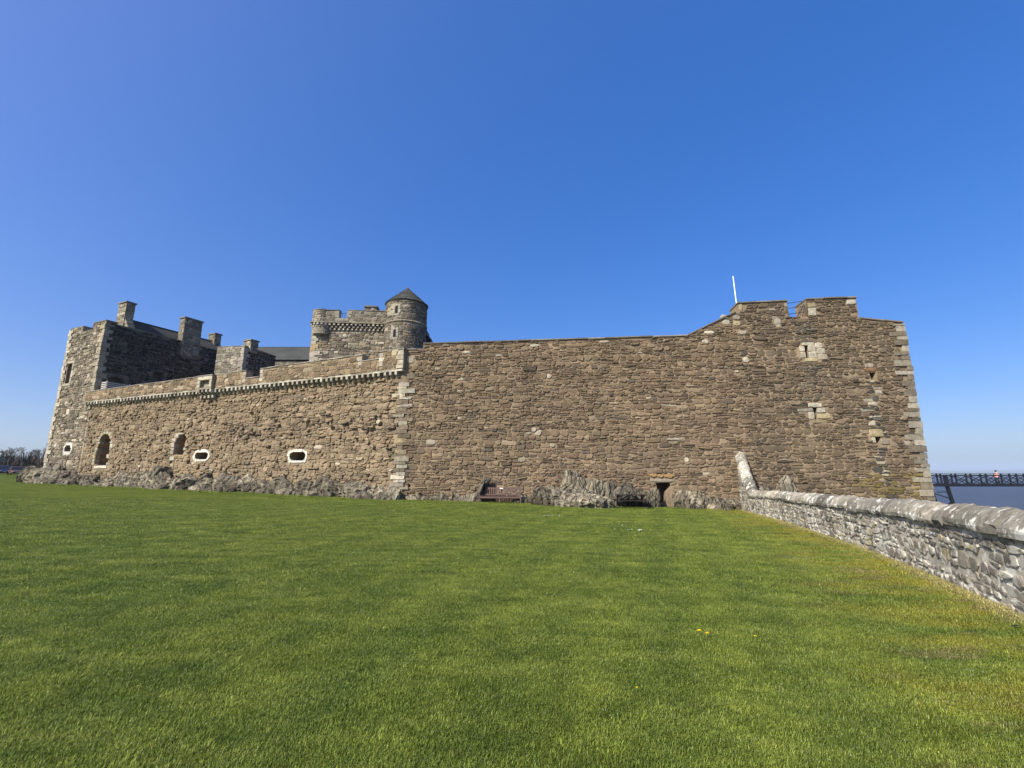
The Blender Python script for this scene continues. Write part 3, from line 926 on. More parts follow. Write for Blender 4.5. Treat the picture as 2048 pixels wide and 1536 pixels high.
# parapet
ptop = [(-.1, 9.70), (22.32, 9.98), (22.33, 9.33), (23.92, 9.35), (23.93, 10.00), (34.08, 10.18), (34.09, 9.68), (35.60, 9.72), (35.61, 10.24), (LL + .15, 10.28)]
ptopf = interp(ptop)
core('parapet_core', wall_l, Plane(PL(0, 0, .33)[:2], PL(1, 0, .33)[:2]), [(-.1, 8.80), (LL + .15, 8.87)] + ptop[::-1], M_MORT_L, .62)
p_col = palette([(4, (.19, .145, .095)), (3, (.23, .18, .12)), (2, (.15, .12, .085)), (1, (.33, .28, .2))], .16)
p_ex = [(22.0, 22.34, 9.4, 9.9), (23.9, 24.3, 9.4, 9.95), (33.7, 34.1, 9.6, 10.1), (35.6, 35.95, 9.0, 10.1), (37.1, 37.7, 8.9, 10.2), (16.9, 18.75, 8.6, 10)]
ms.lay(PL, -.1, LL + .1, 8.82, 10.3, p_col, top=ptopf, bot=lambda u: 8.81 + .0018 * u, holes=p_ex, rh=(.16, .34), cw=(.25, .7), w=.33, proud=(.015, .05), gap=.010)
print('L stones', ms.finish())
PP = Plane(PL(0, 0, .33)[:2], PL(1, 0, .33)[:2])
for u0, u1, v0, v1 in ((22.0, 22.33, 9.62, 9.9), (21.85, 22.33, 9.35, 9.6), (22.0, 22.33, 9.02, 9.33), (23.93, 24.3, 9.62, 9.95), (23.93, 24.4, 9.3, 9.6), (23.93, 24.25, 8.95, 9.28),
                       (33.6, 34.08, 9.72, 10.02), (33.75, 34.08, 9.4, 9.7), (35.61, 35.95, 9.85, 10.15), (35.61, 36.05, 9.5, 9.83), (35.61, 35.95, 9.15, 9.48), (37.2, LL + .16, 9.85, 10.2), (37.05, LL + .16, 9.52, 9.83), (37.25, LL + .16, 9.18, 9.5), (37.1, LL + .16, 8.9, 9.16)):
    block('dressed_stone', wall_l, PP, u0, u1, v0, v1, -.05, .04, M_DRESS, PALE(0, 0, rng), rng)
for a, b in ((-.1, 16.85), (18.8, 22.36), (22.37, 23.90), (23.91, 34.1), (34.11, 35.58), (35.59, LL + .2)):
    mid = (a + b) / 2
    tf = interp([(a, ptopf(min(a + .06, mid))), (b, ptopf(max(b - .06, mid)))])
    coping(wall_l, PP, a, b, tf, .085, -.72, .06, (.7, 1.5), rng, M_DARKST, palette([(1, (.30, .28, .24)), (1, (.22, .205, .18))], .15), rake=.015)
# machicolated box
bx0, bx1 = 16.92, 18.72
PB = Plane(PL(0, 0, .62)[:2], PL(1, 0, .62)[:2])
core('box_front', wall_l, PB, [(bx0, 8.72), (bx1, 8.72), (bx1, 9.86), (bx0, 9.86)], M_MORT_G, .30, [[(bx0 + .35, 8.86), (bx1 - .3, 8.86), (bx1 - .3, 9.5), (bx0 + .35, 9.5)]], .28, .9)
for u0, u1, v0, v1 in ((bx0, bx1 - .02, 9.52, 9.84), (bx0, bx0 + .33, 9.18, 9.5), (bx0, bx0 + .34, 8.86, 9.16), (bx1 - .28, bx1 - .02, 8.86, 9.5)):
    block('dressed_stone', wall_l, PB, u0, u1, v0, v1, -.05, .03, M_DRESS, PALE(0, 0, rng), rng)
coping(wall_l, PB, bx0 - .05, bx1 + .05, lambda u: 9.87, .08, -.9, .05, (.8, 1.0), rng, M_DARKST, GREYFLAG)
for kk in range(4):
    uu = bx0 + .15 + kk * .48
    for z0, z1, w1 in ((7.98, 8.24, .36), (8.46, 8.71, .62)):
        block('corbel', wall_l, PL, uu, uu + .22, z0, z1, -.05, w1, M_CORB, CORB(0, 0, rng), rng, .008)

# ================================================================== south tower and its range (far left)
T0 = (-41.74, 45.19); T1 = (-47.9, 47.9)
PT = Plane(T1, T0)
PH = Plane(T0, (-36.85, 55.95))
tower = thing('south_tower', 'grey stone tower and slate-roofed range at the end of the corbelled wall', 'tower', (T0[0], T0[1], .6))
TL = PT.L
ttop = [(0, 17.15), (2.5, 17.1), (2.51, 16.42), (4.42, 16.45), (4.43, 17.18), (TL, 17.22)]
win1 = [(.55, 11.05), (1.75, 11.05), (1.75, 13.15), (.55, 13.15)]
win2 = [(3.35, 3.9), (4.45, 3.9), (4.5, 4.2), (4.3, 4.52), (3.5, 4.52), (3.25, 4.2)]
core('wall_core', tower, PT, [(0, -1.0), (TL, -1.0)] + ttop[::-1], M_MORT_G, 1.0, [win1, win2], spec=[(.7, .85), (2.0, .95)])
t_col = palette([(5, (.21, .18, .135)), (4, (.16, .137, .104)), (3, (.28, .247, .19)), (1, (.38, .345, .28)), (1, (.10, .09, .073))], .16)
rng = np.random.default_rng(14)
ms = Masonry(tower, M_RUB, 41)
ms.lay(PT, .2, TL - .3, 0, 17.3, t_col, top=interp(ttop), holes=[(.2, 2.1, 10.7, 13.5), (3.0, 4.75, 3.6, 4.8)], rh=(.2, .4), cw=(.28, .8), proud=(.025, .08), gap=.016)
for q in ((.25, .55, 10.9, 11.7), (.2, .55, 11.75, 12.5), (.25, .55, 12.55, 13.2), (1.75, 2.05, 10.9, 11.6), (1.75, 2.1, 11.65, 12.4), (1.75, 2.05, 12.45, 13.2), (.2, 2.1, 13.2, 13.45), (.3, 2.0, 10.75, 11.02)):
    block('window_surround', tower, PT, *q, -.1, .06, M_DRESS, PALE(0, 0, rng), rng)
ring_stones(tower, PT, win2, .24, -.3, .06, rng, LIME)
M_FRAME = plain_mat('painted_window_frame', (.28, .15, .10), .6, .2, 6)
for q in ((.62, .70, 11.1, 13.1), (1.6, 1.68, 11.1, 13.1), (1.1, 1.18, 11.1, 13.1), (.70, 1.6, 12.05, 12.13)):
    block('window_bar', tower, PT, *q, -.45, -.38, M_FRAME, (.2, .1, .1), rng, .002)
V = [PT(u_, v_, -.55) for u_, v_ in ((.5, 11.0), (1.8, 11.0), (1.8, 13.2), (.5, 13.2))]
mob('pane', V, [(0, 1, 2, 3)], M_GLASS, tower)
# right side of tower and range
HL = PH.L
htop = interp([(0, 17.2), (.9, 17.2), (.91, 16.95), (HL, 16.95)])
arch = [(.9, 10.0), (2.35, 10.0), (2.4, 11.1), (2.1, 11.5), (1.6, 11.62), (1.1, 11.45), (.85, 11.1)]
door = [(4.95, 10.6), (6.05, 10.6), (6.05, 12.85), (4.95, 12.85)]
core('range_core', tower, PH, [(0, 0), (HL, 0), (HL, 16.95), (.91, 16.95), (.905, 17.2), (0, 17.2)], M_MORT_D, .8, [arch, door], .7, .95)
h_col = palette([(6, (.042, .039, .034)), (3, (.062, .056, .048)), (2, (.03, .028, .026)), (1, (.12, .11, .095))], .2)  # near-black stones: the shade of sunless faces painted into their colour
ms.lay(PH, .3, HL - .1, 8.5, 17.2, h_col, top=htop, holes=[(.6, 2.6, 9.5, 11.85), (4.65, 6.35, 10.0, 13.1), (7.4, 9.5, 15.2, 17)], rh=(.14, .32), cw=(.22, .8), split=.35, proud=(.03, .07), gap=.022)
ring_stones(tower, PH, arch[1:], .3, -.2, .05, rng, palette([(1, (.12, .11, .095))], .1))
for q in ((4.65, 4.94, 10.6, 11.5), (4.65, 4.94, 11.55, 12.3), (6.06, 6.35, 10.6, 11.6), (6.06, 6.35, 11.65, 12.6), (4.65, 6.35, 12.87, 13.1)):
    block('door_jamb', tower, PH, *q, -.1, .05, M_DRESS, (.12, .11, .095), rng)
quoins(tower, T0, PT.d * -1, PT.n, PH.d, PH.n, 8.0, 16.9, rng, M_DRESS, palette([(1, (.40, .36, .28)), (1, (.32, .28, .21))], .1), hh=(.3, .5))
PTL = Plane((T1[0] + PH.d.x * 10, T1[1] + PH.d.y * 10), T1)
core('side_core', tower, PTL, [(0, -1), (PTL.L, -1), (PTL.L, 17.15), (0, 17.15)], M_MORT_G, .8, back=False)
quoins(tower, T1, PT.d, PT.n, PTL.d * -1, PTL.n, .8, 17.0, rng, M_DRESS, palette([(2, (.42, .38, .30)), (1, (.5, .46, .38))], .1), hh=(.3, .5))
# parapet back walls so that the merlons read as solid
for a, b, t in ((0, 2.5, 17.1), (2.5, 4.43, 16.43), (4.43, TL + .05, 17.2)):
    coping(tower, PT, a - .03, b + .03, lambda u: t, .09, -1.05, .05, (.7, 1.2), rng, M_DARKST, GREYFLAG)
coping(tower, PH, -.05, .92, lambda u: 17.2, .09, -1.2, .05, (.9, 1.0), rng, M_DARKST, GREYFLAG)
coping(tower, PH, .93, 7.3, lambda u: 16.96, .09, -.85, .06, (.8, 1.5), rng, M_DARKST, GREYFLAG)
# cheek of the crenel
# slate roof of the range: slates as courses of separate slabs
Rg0 = Vector((-42.0, 48.0, 18.6)); Rg1 = Vector((-38.55, 57.9, 18.6))
Ev0 = Vector(PH(3.0, 16.98, -.75)); Ev1 = Vector(PH(HL + 1.5, 16.98, -.75))
Rg0 = Vector((*PH(3.0, 0, -2.6)[:2], 18.6)); Rg1 = Vector((*PH(HL + 1.5, 0, -2.6)[:2], 18.6))
Ew0 = Vector((*PH(3.0, 0, -4.6)[:2], 16.98)); Ew1 = Vector((*PH(HL + 1.5, 0, -4.6)[:2], 16.98))


def slate_roof(root, e0, e1, r0, r1, rows, per, seed, name='slate'):
    rg = np.random.default_rng(seed)
    parts = []
    nrm = (e1 - e0).cross(r0 - e0).normalized()
    if nrm.z < 0: nrm = -nrm
    for j in range(rows):
        t0, t1 = j / rows - .01, (j + 1) / rows + .02
        k = int((e1 - e0).length / per)
        off = (.5 if j % 2 else 0)
        edges = [0.0] + [min(1, max(0, (i + off + rg.normal(0, .06)) / k)) for i in range(1, k)] + [1.0]
        for a, b in zip(edges[:-1], edges[1:]):
            if b - a < .002: continue
            lo = e0.lerp(e1, a), e0.lerp(e1, b); hi = r0.lerp(r1, a), r0.lerp(r1, b)
            q = [lo[0].lerp(hi[0], t0), lo[1].lerp(hi[1], t0), lo[1].lerp(hi[1], t1), lo[0].lerp(hi[0], t1)]
            lift = [.045 + rg.uniform(0, .012)] * 2 + [.015] * 2
            top = [p + nrm * l for p, l in zip(q, lift)]; bt = [p + nrm * (l - .02) for p, l in zip(q, lift)]
            parts.append(([tuple(p) for p in top + bt], [(0, 1, 2, 3), (7, 6, 5, 4), (0, 4, 5, 1), (1, 5, 6, 2), (2, 6, 7, 3), (3, 7, 4, 0)]))
    V, F = merge(parts)
    o = mob(name, V, F, M_SLATE, root); o['kind'] = 'stuff'
    return o


def gable_solid(name, root, e0, e1, r0, r1, w0, w1, mat, zb):
    V = [e0, e1, r1, r0, w0, w1, Vector((e0.x, e0.y, zb)), Vector((e1.x, e1.y, zb)), Vector((w1.x, w1.y, zb)), Vector((w0.x, w0.y, zb))]
    V = [tuple(p) for p in V]
    return mob(name, V, [(0, 1, 2, 3), (3, 2, 5, 4), (0, 3, 4, 9, 6), (1, 7, 8, 5, 2), (6, 7, 1, 0), (9, 4, 5, 8)], mat, root)


gable_solid('roof_frame', tower, Ev0, Ev1, Rg0, Rg1, Ew0, Ew1, M_SLATE, 14.0)
slate_roof(tower, Ev0, Ev1, Rg0, Rg1, 10, .45, 51, 'slates')
V, F = bar_vf(Rg0 + Vector((0, 0, .05)), Rg1 + Vector((0, 0, .05)), .22, .1)
mob('ridge_tiles', V, F, M_SLATE, tower)


def chimney(root, cx, cy, z0, z1, w, d, ang, seed, colf, shoulder=None):
    """one chimney stack with its own stones and cap"""
    rg = np.random.default_rng(seed)
    dirv = Vector((math.cos(ang), math.sin(ang))); nv = Vector((dirv.y, -dirv.x))
    c = Vector((cx, cy))
    V, F = box_vf((cx, cy, (z0 + z1) / 2), (w, d, z1 - z0), rz(ang))
    st = mob('chimney', V, F, M_MORT_G, root)
    cor = [c - dirv * w / 2 + nv * d / 2, c + dirv * w / 2 + nv * d / 2, c + dirv * w / 2 - nv * d / 2, c - dirv * w / 2 - nv * d / 2]
    parts, cols = [], []
    m = Masonry(st, M_RUB, seed)
    for i in range(4):
        pl = Plane(cor[i], cor[(i + 1) % 4])
        m.lay(pl, 0, pl.L, z0, z1 - .02, colf, rh=(.2, .34), cw=(.28, .7), split=.2, proud=(.015, .05), gap=.014)
    m.finish(90, 'stone', 'rubble')
    V, F = box_vf((cx, cy, z1 + .07), (w + .22, d + .22, .14), rz(ang))
    mob('cap', V, F, M_DARKST, st, (.2, .19, .17))
    return st


hang = math.atan2(PH.d.y, PH.d.x)
chcol = palette([(3, (.24, .215, .165)), (2, (.18, .16, .125)), (1, (.34, .31, .25))], .15)
g0 = PH(2.7, 0, -2.6)
chimney(tower, g0[0], g0[1], 17.2, 20.3, .85, 1.5, hang, 61, chcol)
# stepped skews of the front gable
for k in range(7):
    for sgn in (-1,):
        w = -2.6 + .75 + k * .16
        block('skew_stone', tower, PH, 2.35, 3.05, 18.35 - k * .22, 18.62 - k * .22, w - .3, w + .02, M_DRESS, chcol(0, 0, rng), rng, .006)
Vg = [PH(2.4, 16.9, -.8), PH(2.4, 16.9, -4.5), PH(2.4, 18.7, -2.9), PH(2.4, 18.7, -2.2), PH(3.0, 16.9, -.8), PH(3.0, 16.9, -4.5), PH(3.0, 18.7, -2.9), PH(3.0, 18.7, -2.2)]
mob('gable', Vg, [(0, 1, 2, 3), (7, 6, 5, 4), (0, 4, 5, 1), (1, 5, 6, 2), (2, 6, 7, 3), (3, 7, 4, 0)], M_MORT_G, tower)
g0 = PH(8.35, 0, -.35)
chimney(tower, g0[0], g0[1], 15.4, 19.85, 2.0, .9, hang, 62, palette([(3, (.2, .18, .145)), (2, (.15, .135, .11)), (1, (.3, .27, .22))], .15))
g0 = PH(HL + .9, 0, -2.6)
chimney(tower, g0[0], g0[1], 17.6, 19.55, .8, 1.25, hang, 63, chcol)
print('tower stones', ms.finish())

# slatted timber screen on the wall walk
scn = thing('timber_screen', 'pale slatted timber screen on the wall walk beside the tower', 'screen', (-40.4, 45.9, 9.2))
sp = PH(.45, 0, .35)
for k in range(6):
    z = 9.75 + k * .19
    V, F = bar_vf(PH(.40, z, .25), PH(.40, z, 1.15), .05, .10)
    mob('slat', V, F, M_WOODG, scn)
    V, F = bar_vf(PH(.43, z, 1.17), PH(2.4, z, 1.17), .05, .10)
    mob('slat', V, F, M_WOODG, scn)
for u, w in ((.45, .25), (.45, 1.12), (2.4, 1.12)):
    V, F = bar_vf(PH(u, 9.0, w), PH(u, 10.85, w), .08)
    mob('post', V, F, M_WOODG, scn)

# ================================================================== gabled block and low range behind the parapet
gb = thing('gabled_house', 'grey stone block with corner chimney behind the parapet', 'house', (-31.3, 52.0, 4))
PG = Plane((-35.6, 53.73), (-31.3, 52.0)); PG2 = Plane((-31.3, 52.0), (-29.55, 55.8))
core('wall_core', gb, PG, [(0, 4), (PG.L, 4), (PG.L, 16.4), (0, 16.75)], M_MORT_G, .7)
core('side_core', gb, PG2, [(0, 4), (PG2.L, 4), (PG2.L, 16.1), (0, 16.4)], M_MORT_G, .7)
ms = Masonry(gb, M_RUB, 71)
gcol = palette([(4, (.215, .20, .16)), (3, (.17, .155, .125)), (2, (.28, .26, .21)), (1, (.36, .33, .27))], .15)
ms.lay(PG, 0, PG.L - .25, 9, 17, gcol, top=interp([(0, 16.75), (PG.L, 16.4)]), rh=(.2, .36), cw=(.25, .7), proud=(.02, .06))
ms.lay(PG2, .25, PG2.L, 9, 17, h_col, top=interp([(0, 16.4), (PG2.L, 16.1)]), rh=(.2, .36), cw=(.25, .7), proud=(.02, .06), gap=.02)  # side turned from the sun: shade comes from the darker stone colours
print('gb', ms.finish(200))
quoins(gb, (-31.3, 52.0), PG.d * -1, PG.n, PG2.d, PG2.n, 9, 16.35, rng, M_DRESS, palette([(1, (.34, .31, .26))], .1), hh=(.3, .45))
coping(gb, PG, -.05, PG.L + .05, interp([(0, 16.76), (PG.L, 16.41)]), .08, -.8, .05, (.8, 1.2), rng, M_DARKST, GREYFLAG)
coping(gb, PG2, .02, PG2.L + .05, interp([(0, 16.41), (PG2.L, 16.11)]), .08, -.8, .05, (.8, 1.2), rng, M_DARKST, GREYFLAG)
chimney(gb, -31.25, 53.1, 15.8, 17.25, .95, 1.3, hang, 72, gcol)

lr = thing('low_range', 'low range with long grey slate roof beside the keep', 'building', (-28, 58, 4))
a0, a1 = Vector((-33.5, 58.1, 16.3)), Vector((-22.0, 58.0, 16.3)); b0, b1 = Vector((-38.0, 62.0, 19.05)), Vector((-22.0, 62.0, 19.05)); c0, c1 = Vector((-36, 66, 16.3)), Vector((-22, 66, 16.3))
gable_solid('roof_frame', lr, a0 + Vector((0, .3, 0)), a1 + Vector((0, .3, 0)), b0, b1, c0, c1, M_SLATE, 5)
slate_roof(lr, a0, a1, b0, b1, 14, .5, 81, 'slates')
V, F = bar_vf(b0, b1, .25, .14); mob('ridge_tiles', V, F, M_SLATE, lr)
PLr = Plane((-33.0, 58.25), (-22.5, 58.2))
core('wall_core', lr, PLr, [(0, 5), (PLr.L, 5), (PLr.L, 16.2), (0, 16.2)], M_MORT_G, .5)
ms = Masonry(lr, M_RUB, 82)
ms.lay(PLr, 0, PLr.L, 13, 16.2, gcol, rh=(.2, .34), cw=(.25, .7), proud=(.02, .05)); ms.finish(120)

# ================================================================== keep and its stair turret
keep = thing('keep_tower', 'square pale stone keep with corbelled parapet beside the round turret', 'tower', (-16, 44, 2))
K0 = (-19.85, 43.5); K1 = (-12.0, 44.09)
PK = Plane(K0, K1)
PKb = Plane(PK(0, 0, -9)[:2], K0)
kcol = palette([(5, (.225, .192, .142)), (4, (.17, .145, .11)), (4, (.34, .31, .25)), (1, (.11, .096, .08)), (1, (.30, .225, .13))], .16)
core('wall_core', keep, PK, [(.25, 2), (PK.L, 2), (PK.L, 16.5), (.25, 16.5)], M_MORT_G, 1.0)
core('side_core', keep, PKb, [(0, 2), (PKb.L - .2, 2), (PKb.L - .2, 15.6), (0, 15.6)], M_MORT_G, .8, back=False)
ms = Masonry(keep, M_RUB, 91)
ms.lay(PK, .55, PK.L, 11, 15.5, kcol, rh=(.2, .38), cw=(.25, .62), proud=(.02, .07), gap=.016)
kc = PK(.25, 0)[:2]
quoins(keep, kc, PK.d, PK.n, PK.n * -1, PK.d * -1, 11, 15.2, rng, M_DRESS, palette([(2, (.50, .46, .37)), (1, (.44, .34, .2))], .1), hh=(.22, .4))
# corbel tiers, chequered
ktop = [(-.05, 17.62), (2.75, 17.60), (2.76, 16.82), (3.48, 16.82), (3.49, 17.64), (PK.L, 17.62)]
PK2 = Plane(PK(0, 0, .38)[:2], PK(1, 0, .38)[:2])
core('parapet_core', keep, PK2, [(.9, 16.42), (PK.L, 16.42)] + ktop[::-1][:-1] + [(.9, 17.62)], M_MORT_G, .55)
ms.lay(PK, .95, PK.L, 16.44, 17.6, palette([(4, (.20, .18, .14)), (2, (.26, .235, .185)), (1, (.15, .135, .11))], .14), top=interp(ktop), w=.38, rh=(.18, .3), cw=(.22, .55), proud=(.012, .04),
       holes=[(2.3, 2.77, 16.5, 17.6), (3.47, 3.95, 16.5, 17.6)])
for q in ((2.35, 2.75, 17.2, 17.55), (2.3, 2.75, 16.85, 17.18), (3.5, 3.95, 17.2, 17.58), (3.5, 3.9, 16.85, 17.18), (2.5, 3.7, 16.5, 16.8)):
    block('dressed_stone', keep, PK2, *q, -.05, .04, M_DRESS, (.33, .31, .26), rng)
coping(keep, PK, .0, PK.L, lambda u: 16.30, .12, -.1, .46, (.5, .9), rng, M_DRESS, palette([(1, (.30, .27, .21))], .1), 'string_course_stone')
kk = 0
u = .95
while u < PK.L - .3:
    for z0, z1, w1, off in ((16.08, 16.28, .40, .0), (15.86, 16.06, .28, .17), (15.64, 15.84, .16, 0)):
        block('corbel', keep, PK, u + off, u + off + .20, z0, z1, -.05, w1, M_CORB, palette([(1, (.52, .48, .40))], .1)(0, 0, rng), rng, .006)
    u += .42
coping(keep, PK2, .9, 2.78, lambda u: 17.61, .07, -.6, .05, (.7, 1.0), rng, M_DARKST, GREYFLAG)
coping(keep, PK2, 3.47, PK.L, lambda u: 17.63, .07, -.6, .05, (.7, 1.0), rng, M_DARKST, GREYFLAG)
# rounded corner bartizan
DB = Drum((PK(.92, 0)[0], PK(.92, 0)[1] + .45), .98)
def lathe(mp_c, prof, n=28, a0=0, a1=2 * math.pi):
    V, F = [], []
    for r, z in prof:
        for k in range(n):
            a = a0 + (a1 - a0) * k / n
            V.append((mp_c[0] + math.sin(a) * r, mp_c[1] - math.cos(a) * r, z))
    for i in range(len(prof) - 1):
        for k in range(n):
            F.append((i * n + k, i * n + (k + 1) % n, (i + 1) * n + (k + 1) % n, (i + 1) * n + k))
    F.append(tuple(range((len(prof) - 1) * n, len(prof) * n)))
    return V, F
V, F = lathe(DB.c, [(.55, 15.2), (.95, 15.2), (.96, 17.6), (.3, 17.6)]); mob('bartizan_core', V, F, M_MORT_G, keep)
ms.lay(DB, -1.9, 1.4, 16.42, 17.6, palette([(4, (.27, .24, .18)), (2, (.34, .31, .25)), (1, (.2, .175, .135))], .14), rh=(.2, .3), cw=(.22, .5), proud=(.012, .04))
for r0, z0, z1 in ((1.08, 16.28, 16.41), (.86, 15.50, 15.62), (.76, 15.33, 15.46), (.66, 15.16, 15.29)):
    V, F = lathe(DB.c, [(r0 - .3, z0), (r0 - .04, z0), (r0, (z0 + z1) / 2), (r0 - .03, z1), (r0 - .3, z1)]); mob('moulding', V, F, M_DRESS, keep, (.44, .41, .34))
for k in range(9):
    u0 = -1.95 + k * .36
    for z0, z1, w1, off in ((16.06, 16.26, .12, .0), (15.86, 16.05, .03, .16), (15.65, 15.84, -.06, 0)):
        block('corbel', keep, DB, u0 + off, u0 + off + .18, z0, z1, -.4, w1, M_CORB, (.5, .46, .38), rng, .006)
V, F = lathe(DB.c, [(.4, 17.6), (1.04, 17.6), (1.04, 17.68), (.4, 17.70)]); mob('bartizan_cap', V, F, M_DARKST, keep, (.2, .19, .17))
# little ledge low on the keep corner and the cap house chimney
block('ledge_stone', keep, PK, .1, 1.3, 13.05, 13.2, -.1, .10, M_DRESS, (.5, .48, .42), rng)
block('ledge_stone', keep, PK, .2, 1.35, 12.3, 12.75, -.1, .07, M_DRESS, (.52, .49, .41), rng)
cc = PK(5.4, 0, -1.6)
chimney(keep, cc[0], cc[1], 16.9, 18.55, 1.15, 1.2, math.atan2(PK.d.y, PK.d.x), 93, kcol)
print('keep', ms.finish(260))
kr = thing('railing', 'thin black railing in the gap of the keep parapet', 'railing', PK(3.2, 16.85, -.3))
for u in (2.85, 3.12, 3.4):
    V, F = bar_vf(PK(u, 16.7, -.25), PK(u, 17.55, -.25), .03); mob('post', V, F, M_IRON, kr)
V, F = bar_vf(PK(2.7, 17.53, -.25), PK(3.6, 17.53, -.25), .035); mob('rail', V, F, M_IRON, kr)

tur = thing('round_turret', 'round stair turret with conical slate roof above the wall corner', 'turret', (-10.25, 42.5, 2))
TC = (-10.25, 42.5)
DT = Drum(TC, 1.93)
V, F = lathe(TC, [(1.93, 2), (1.93, 17.7), (.5, 17.7)], 40); mob('wall_core', V, F, M_MORT_G, tur, smooth=False)
tcol = palette([(5, (.175, .155, .12)), (4, (.135, .12, .095)), (3, (.25, .226, .18)), (1, (.09, .082, .07)), (1, (.26, .205, .125))], .17)
ms = Masonry(tur, M_RUB, 95)
arc = 1.93 * math.pi
wins = [(-.62, -.34, 16.35, 17.05), (-.70, -.42, 14.05, 14.75)]
tex = [(a - .3, b + .3, c - .22, d + .22) for a, b, c, d in wins]
ms.lay(DT, -arc * .8, arc * .8, 11.5, 15.5, tcol, rh=(.18, .36), cw=(.22, .55), proud=(.02, .06), gap=.016, holes=tex)
ms.lay(DT, -arc * .8, arc * .8, 15.72, 17.6, tcol, rh=(.18, .36), cw=(.22, .55), proud=(.02, .06), gap=.016, holes=tex)
print('turret', ms.finish(260))
M_VOID = plain_mat('unlit_opening', (.012, .012, .012), .9, .1, 3)
for a, b, c, d in wins:
    block('slit_window', tur, DT, a, b, c, d, -.02, .012, M_VOID, (.01, .01, .01), rng, 0, .001)
    for q in ((a - .27, a, c, (c + d) / 2 - .01), (a - .24, a, (c + d) / 2 + .01, d), (b, b + .27, c, (c + d) / 2 + .03), (b, b + .24, (c + d) / 2 + .05, d), (a - .25, b + .25, d + .01, d + .2), (a - .2, b + .2, c - .2, c - .01)):
        block('window_surround', tur, DT, *q, -.05, .055, M_DRESS, (.34, .32, .27), rng, .006)
V, F = lathe(TC, [(1.8, 15.52), (2.0, 15.54), (2.05, 15.62), (2.0, 15.70), (1.8, 15.71)], 40); mob('string_course', V, F, M_DRESS, tur, (.33, .29, .22))
V, F = lathe(TC, [(1.6, 17.62), (2.01, 17.66), (2.03, 17.74), (1.6, 17.9)], 40); mob('eaves_course', V, F, M_SLATE, tur)
rows = 11
parts = []
for j in range(rows):
    r0 = 2.02 * (1 - j / rows) + .02; r1 = 2.02 * (1 - (j + 1.15) / rows); z0 = 17.74 + 1.86 * j / rows; z1 = 17.74 + 1.86 * (j + 1.15) / rows
    k = max(8, int(2 * math.pi * r0 / .34))
    for i in range(k):
        a0 = 2 * math.pi * (i + .5 * (j % 2)) / k; a1 = 2 * math.pi * (i + 1 + .5 * (j % 2)) / k - .02
        e = rng.uniform(.02, .05)
        P = []
        for a in (a0, a1):
            for r, z in ((r0 + e, z0 + e * .6), (max(r1, .02) + .012, z1 + .01), (max(r1, .02), z1 - .02), (r0, z0 - .0)):
                P.append((TC[0] + math.sin(a) * r, TC[1] - math.cos(a) * r, z))
        parts.append((P, [(0, 1, 2, 3), (7, 6, 5, 4), (0, 4, 5, 1), (1, 5, 6, 2), (2, 6, 7, 3), (3, 7, 4, 0)]))
V, F = merge(parts); o = mob('slates', V, F, M_SLATE, tur); o['kind'] = 'stuff'
V, F = lathe(TC, [(.16, 19.4), (.10, 19.62), (.02, 19.72), (.01, 19.73)], 10); mob('finial', V, F, M_DARKST, tur, (.1, .1, .1))

# ragged broken masonry beyond the turret
rg_ = thing('broken_wall', 'dark ragged stub of broken wall right behind the turret', 'wall', (-8.2, 43.8, 4))
prof = [(-9.2, 16.2), (-8.75, 16.15), (-8.45, 15.7), (-8.4, 15.2), (-8.1, 15.0), (-7.85, 14.5), (-7.7, 14.0), (-7.6, 13.2), (-7.6, 5), (-9.2, 5)]
V = [(x, 43.9, z) for x, z in prof] + [(x, 45.2, z) for x, z in prof]
n = len(prof)
mob('wall_core', V, [tuple(range(n)), tuple(range(2 * n - 1, n - 1, -1))] + [(i, n + i, n + (i + 1) % n, (i + 1) % n) for i in range(n)], M_MORT_G, rg_)
ms = Masonry(rg_, M_RUB, 97)
ms.lay(Plane((-9.2, 43.9), (-7.6, 43.9)), 0, 1.6, 12, 16.2, h_col, top=interp([(p[0] + 9.2, p[1]) for p in prof[:8]]), rh=(.18, .32), cw=(.22, .5), proud=(.04, .16)); ms.finish(60)  # stub's shade painted in with the same darkened stones

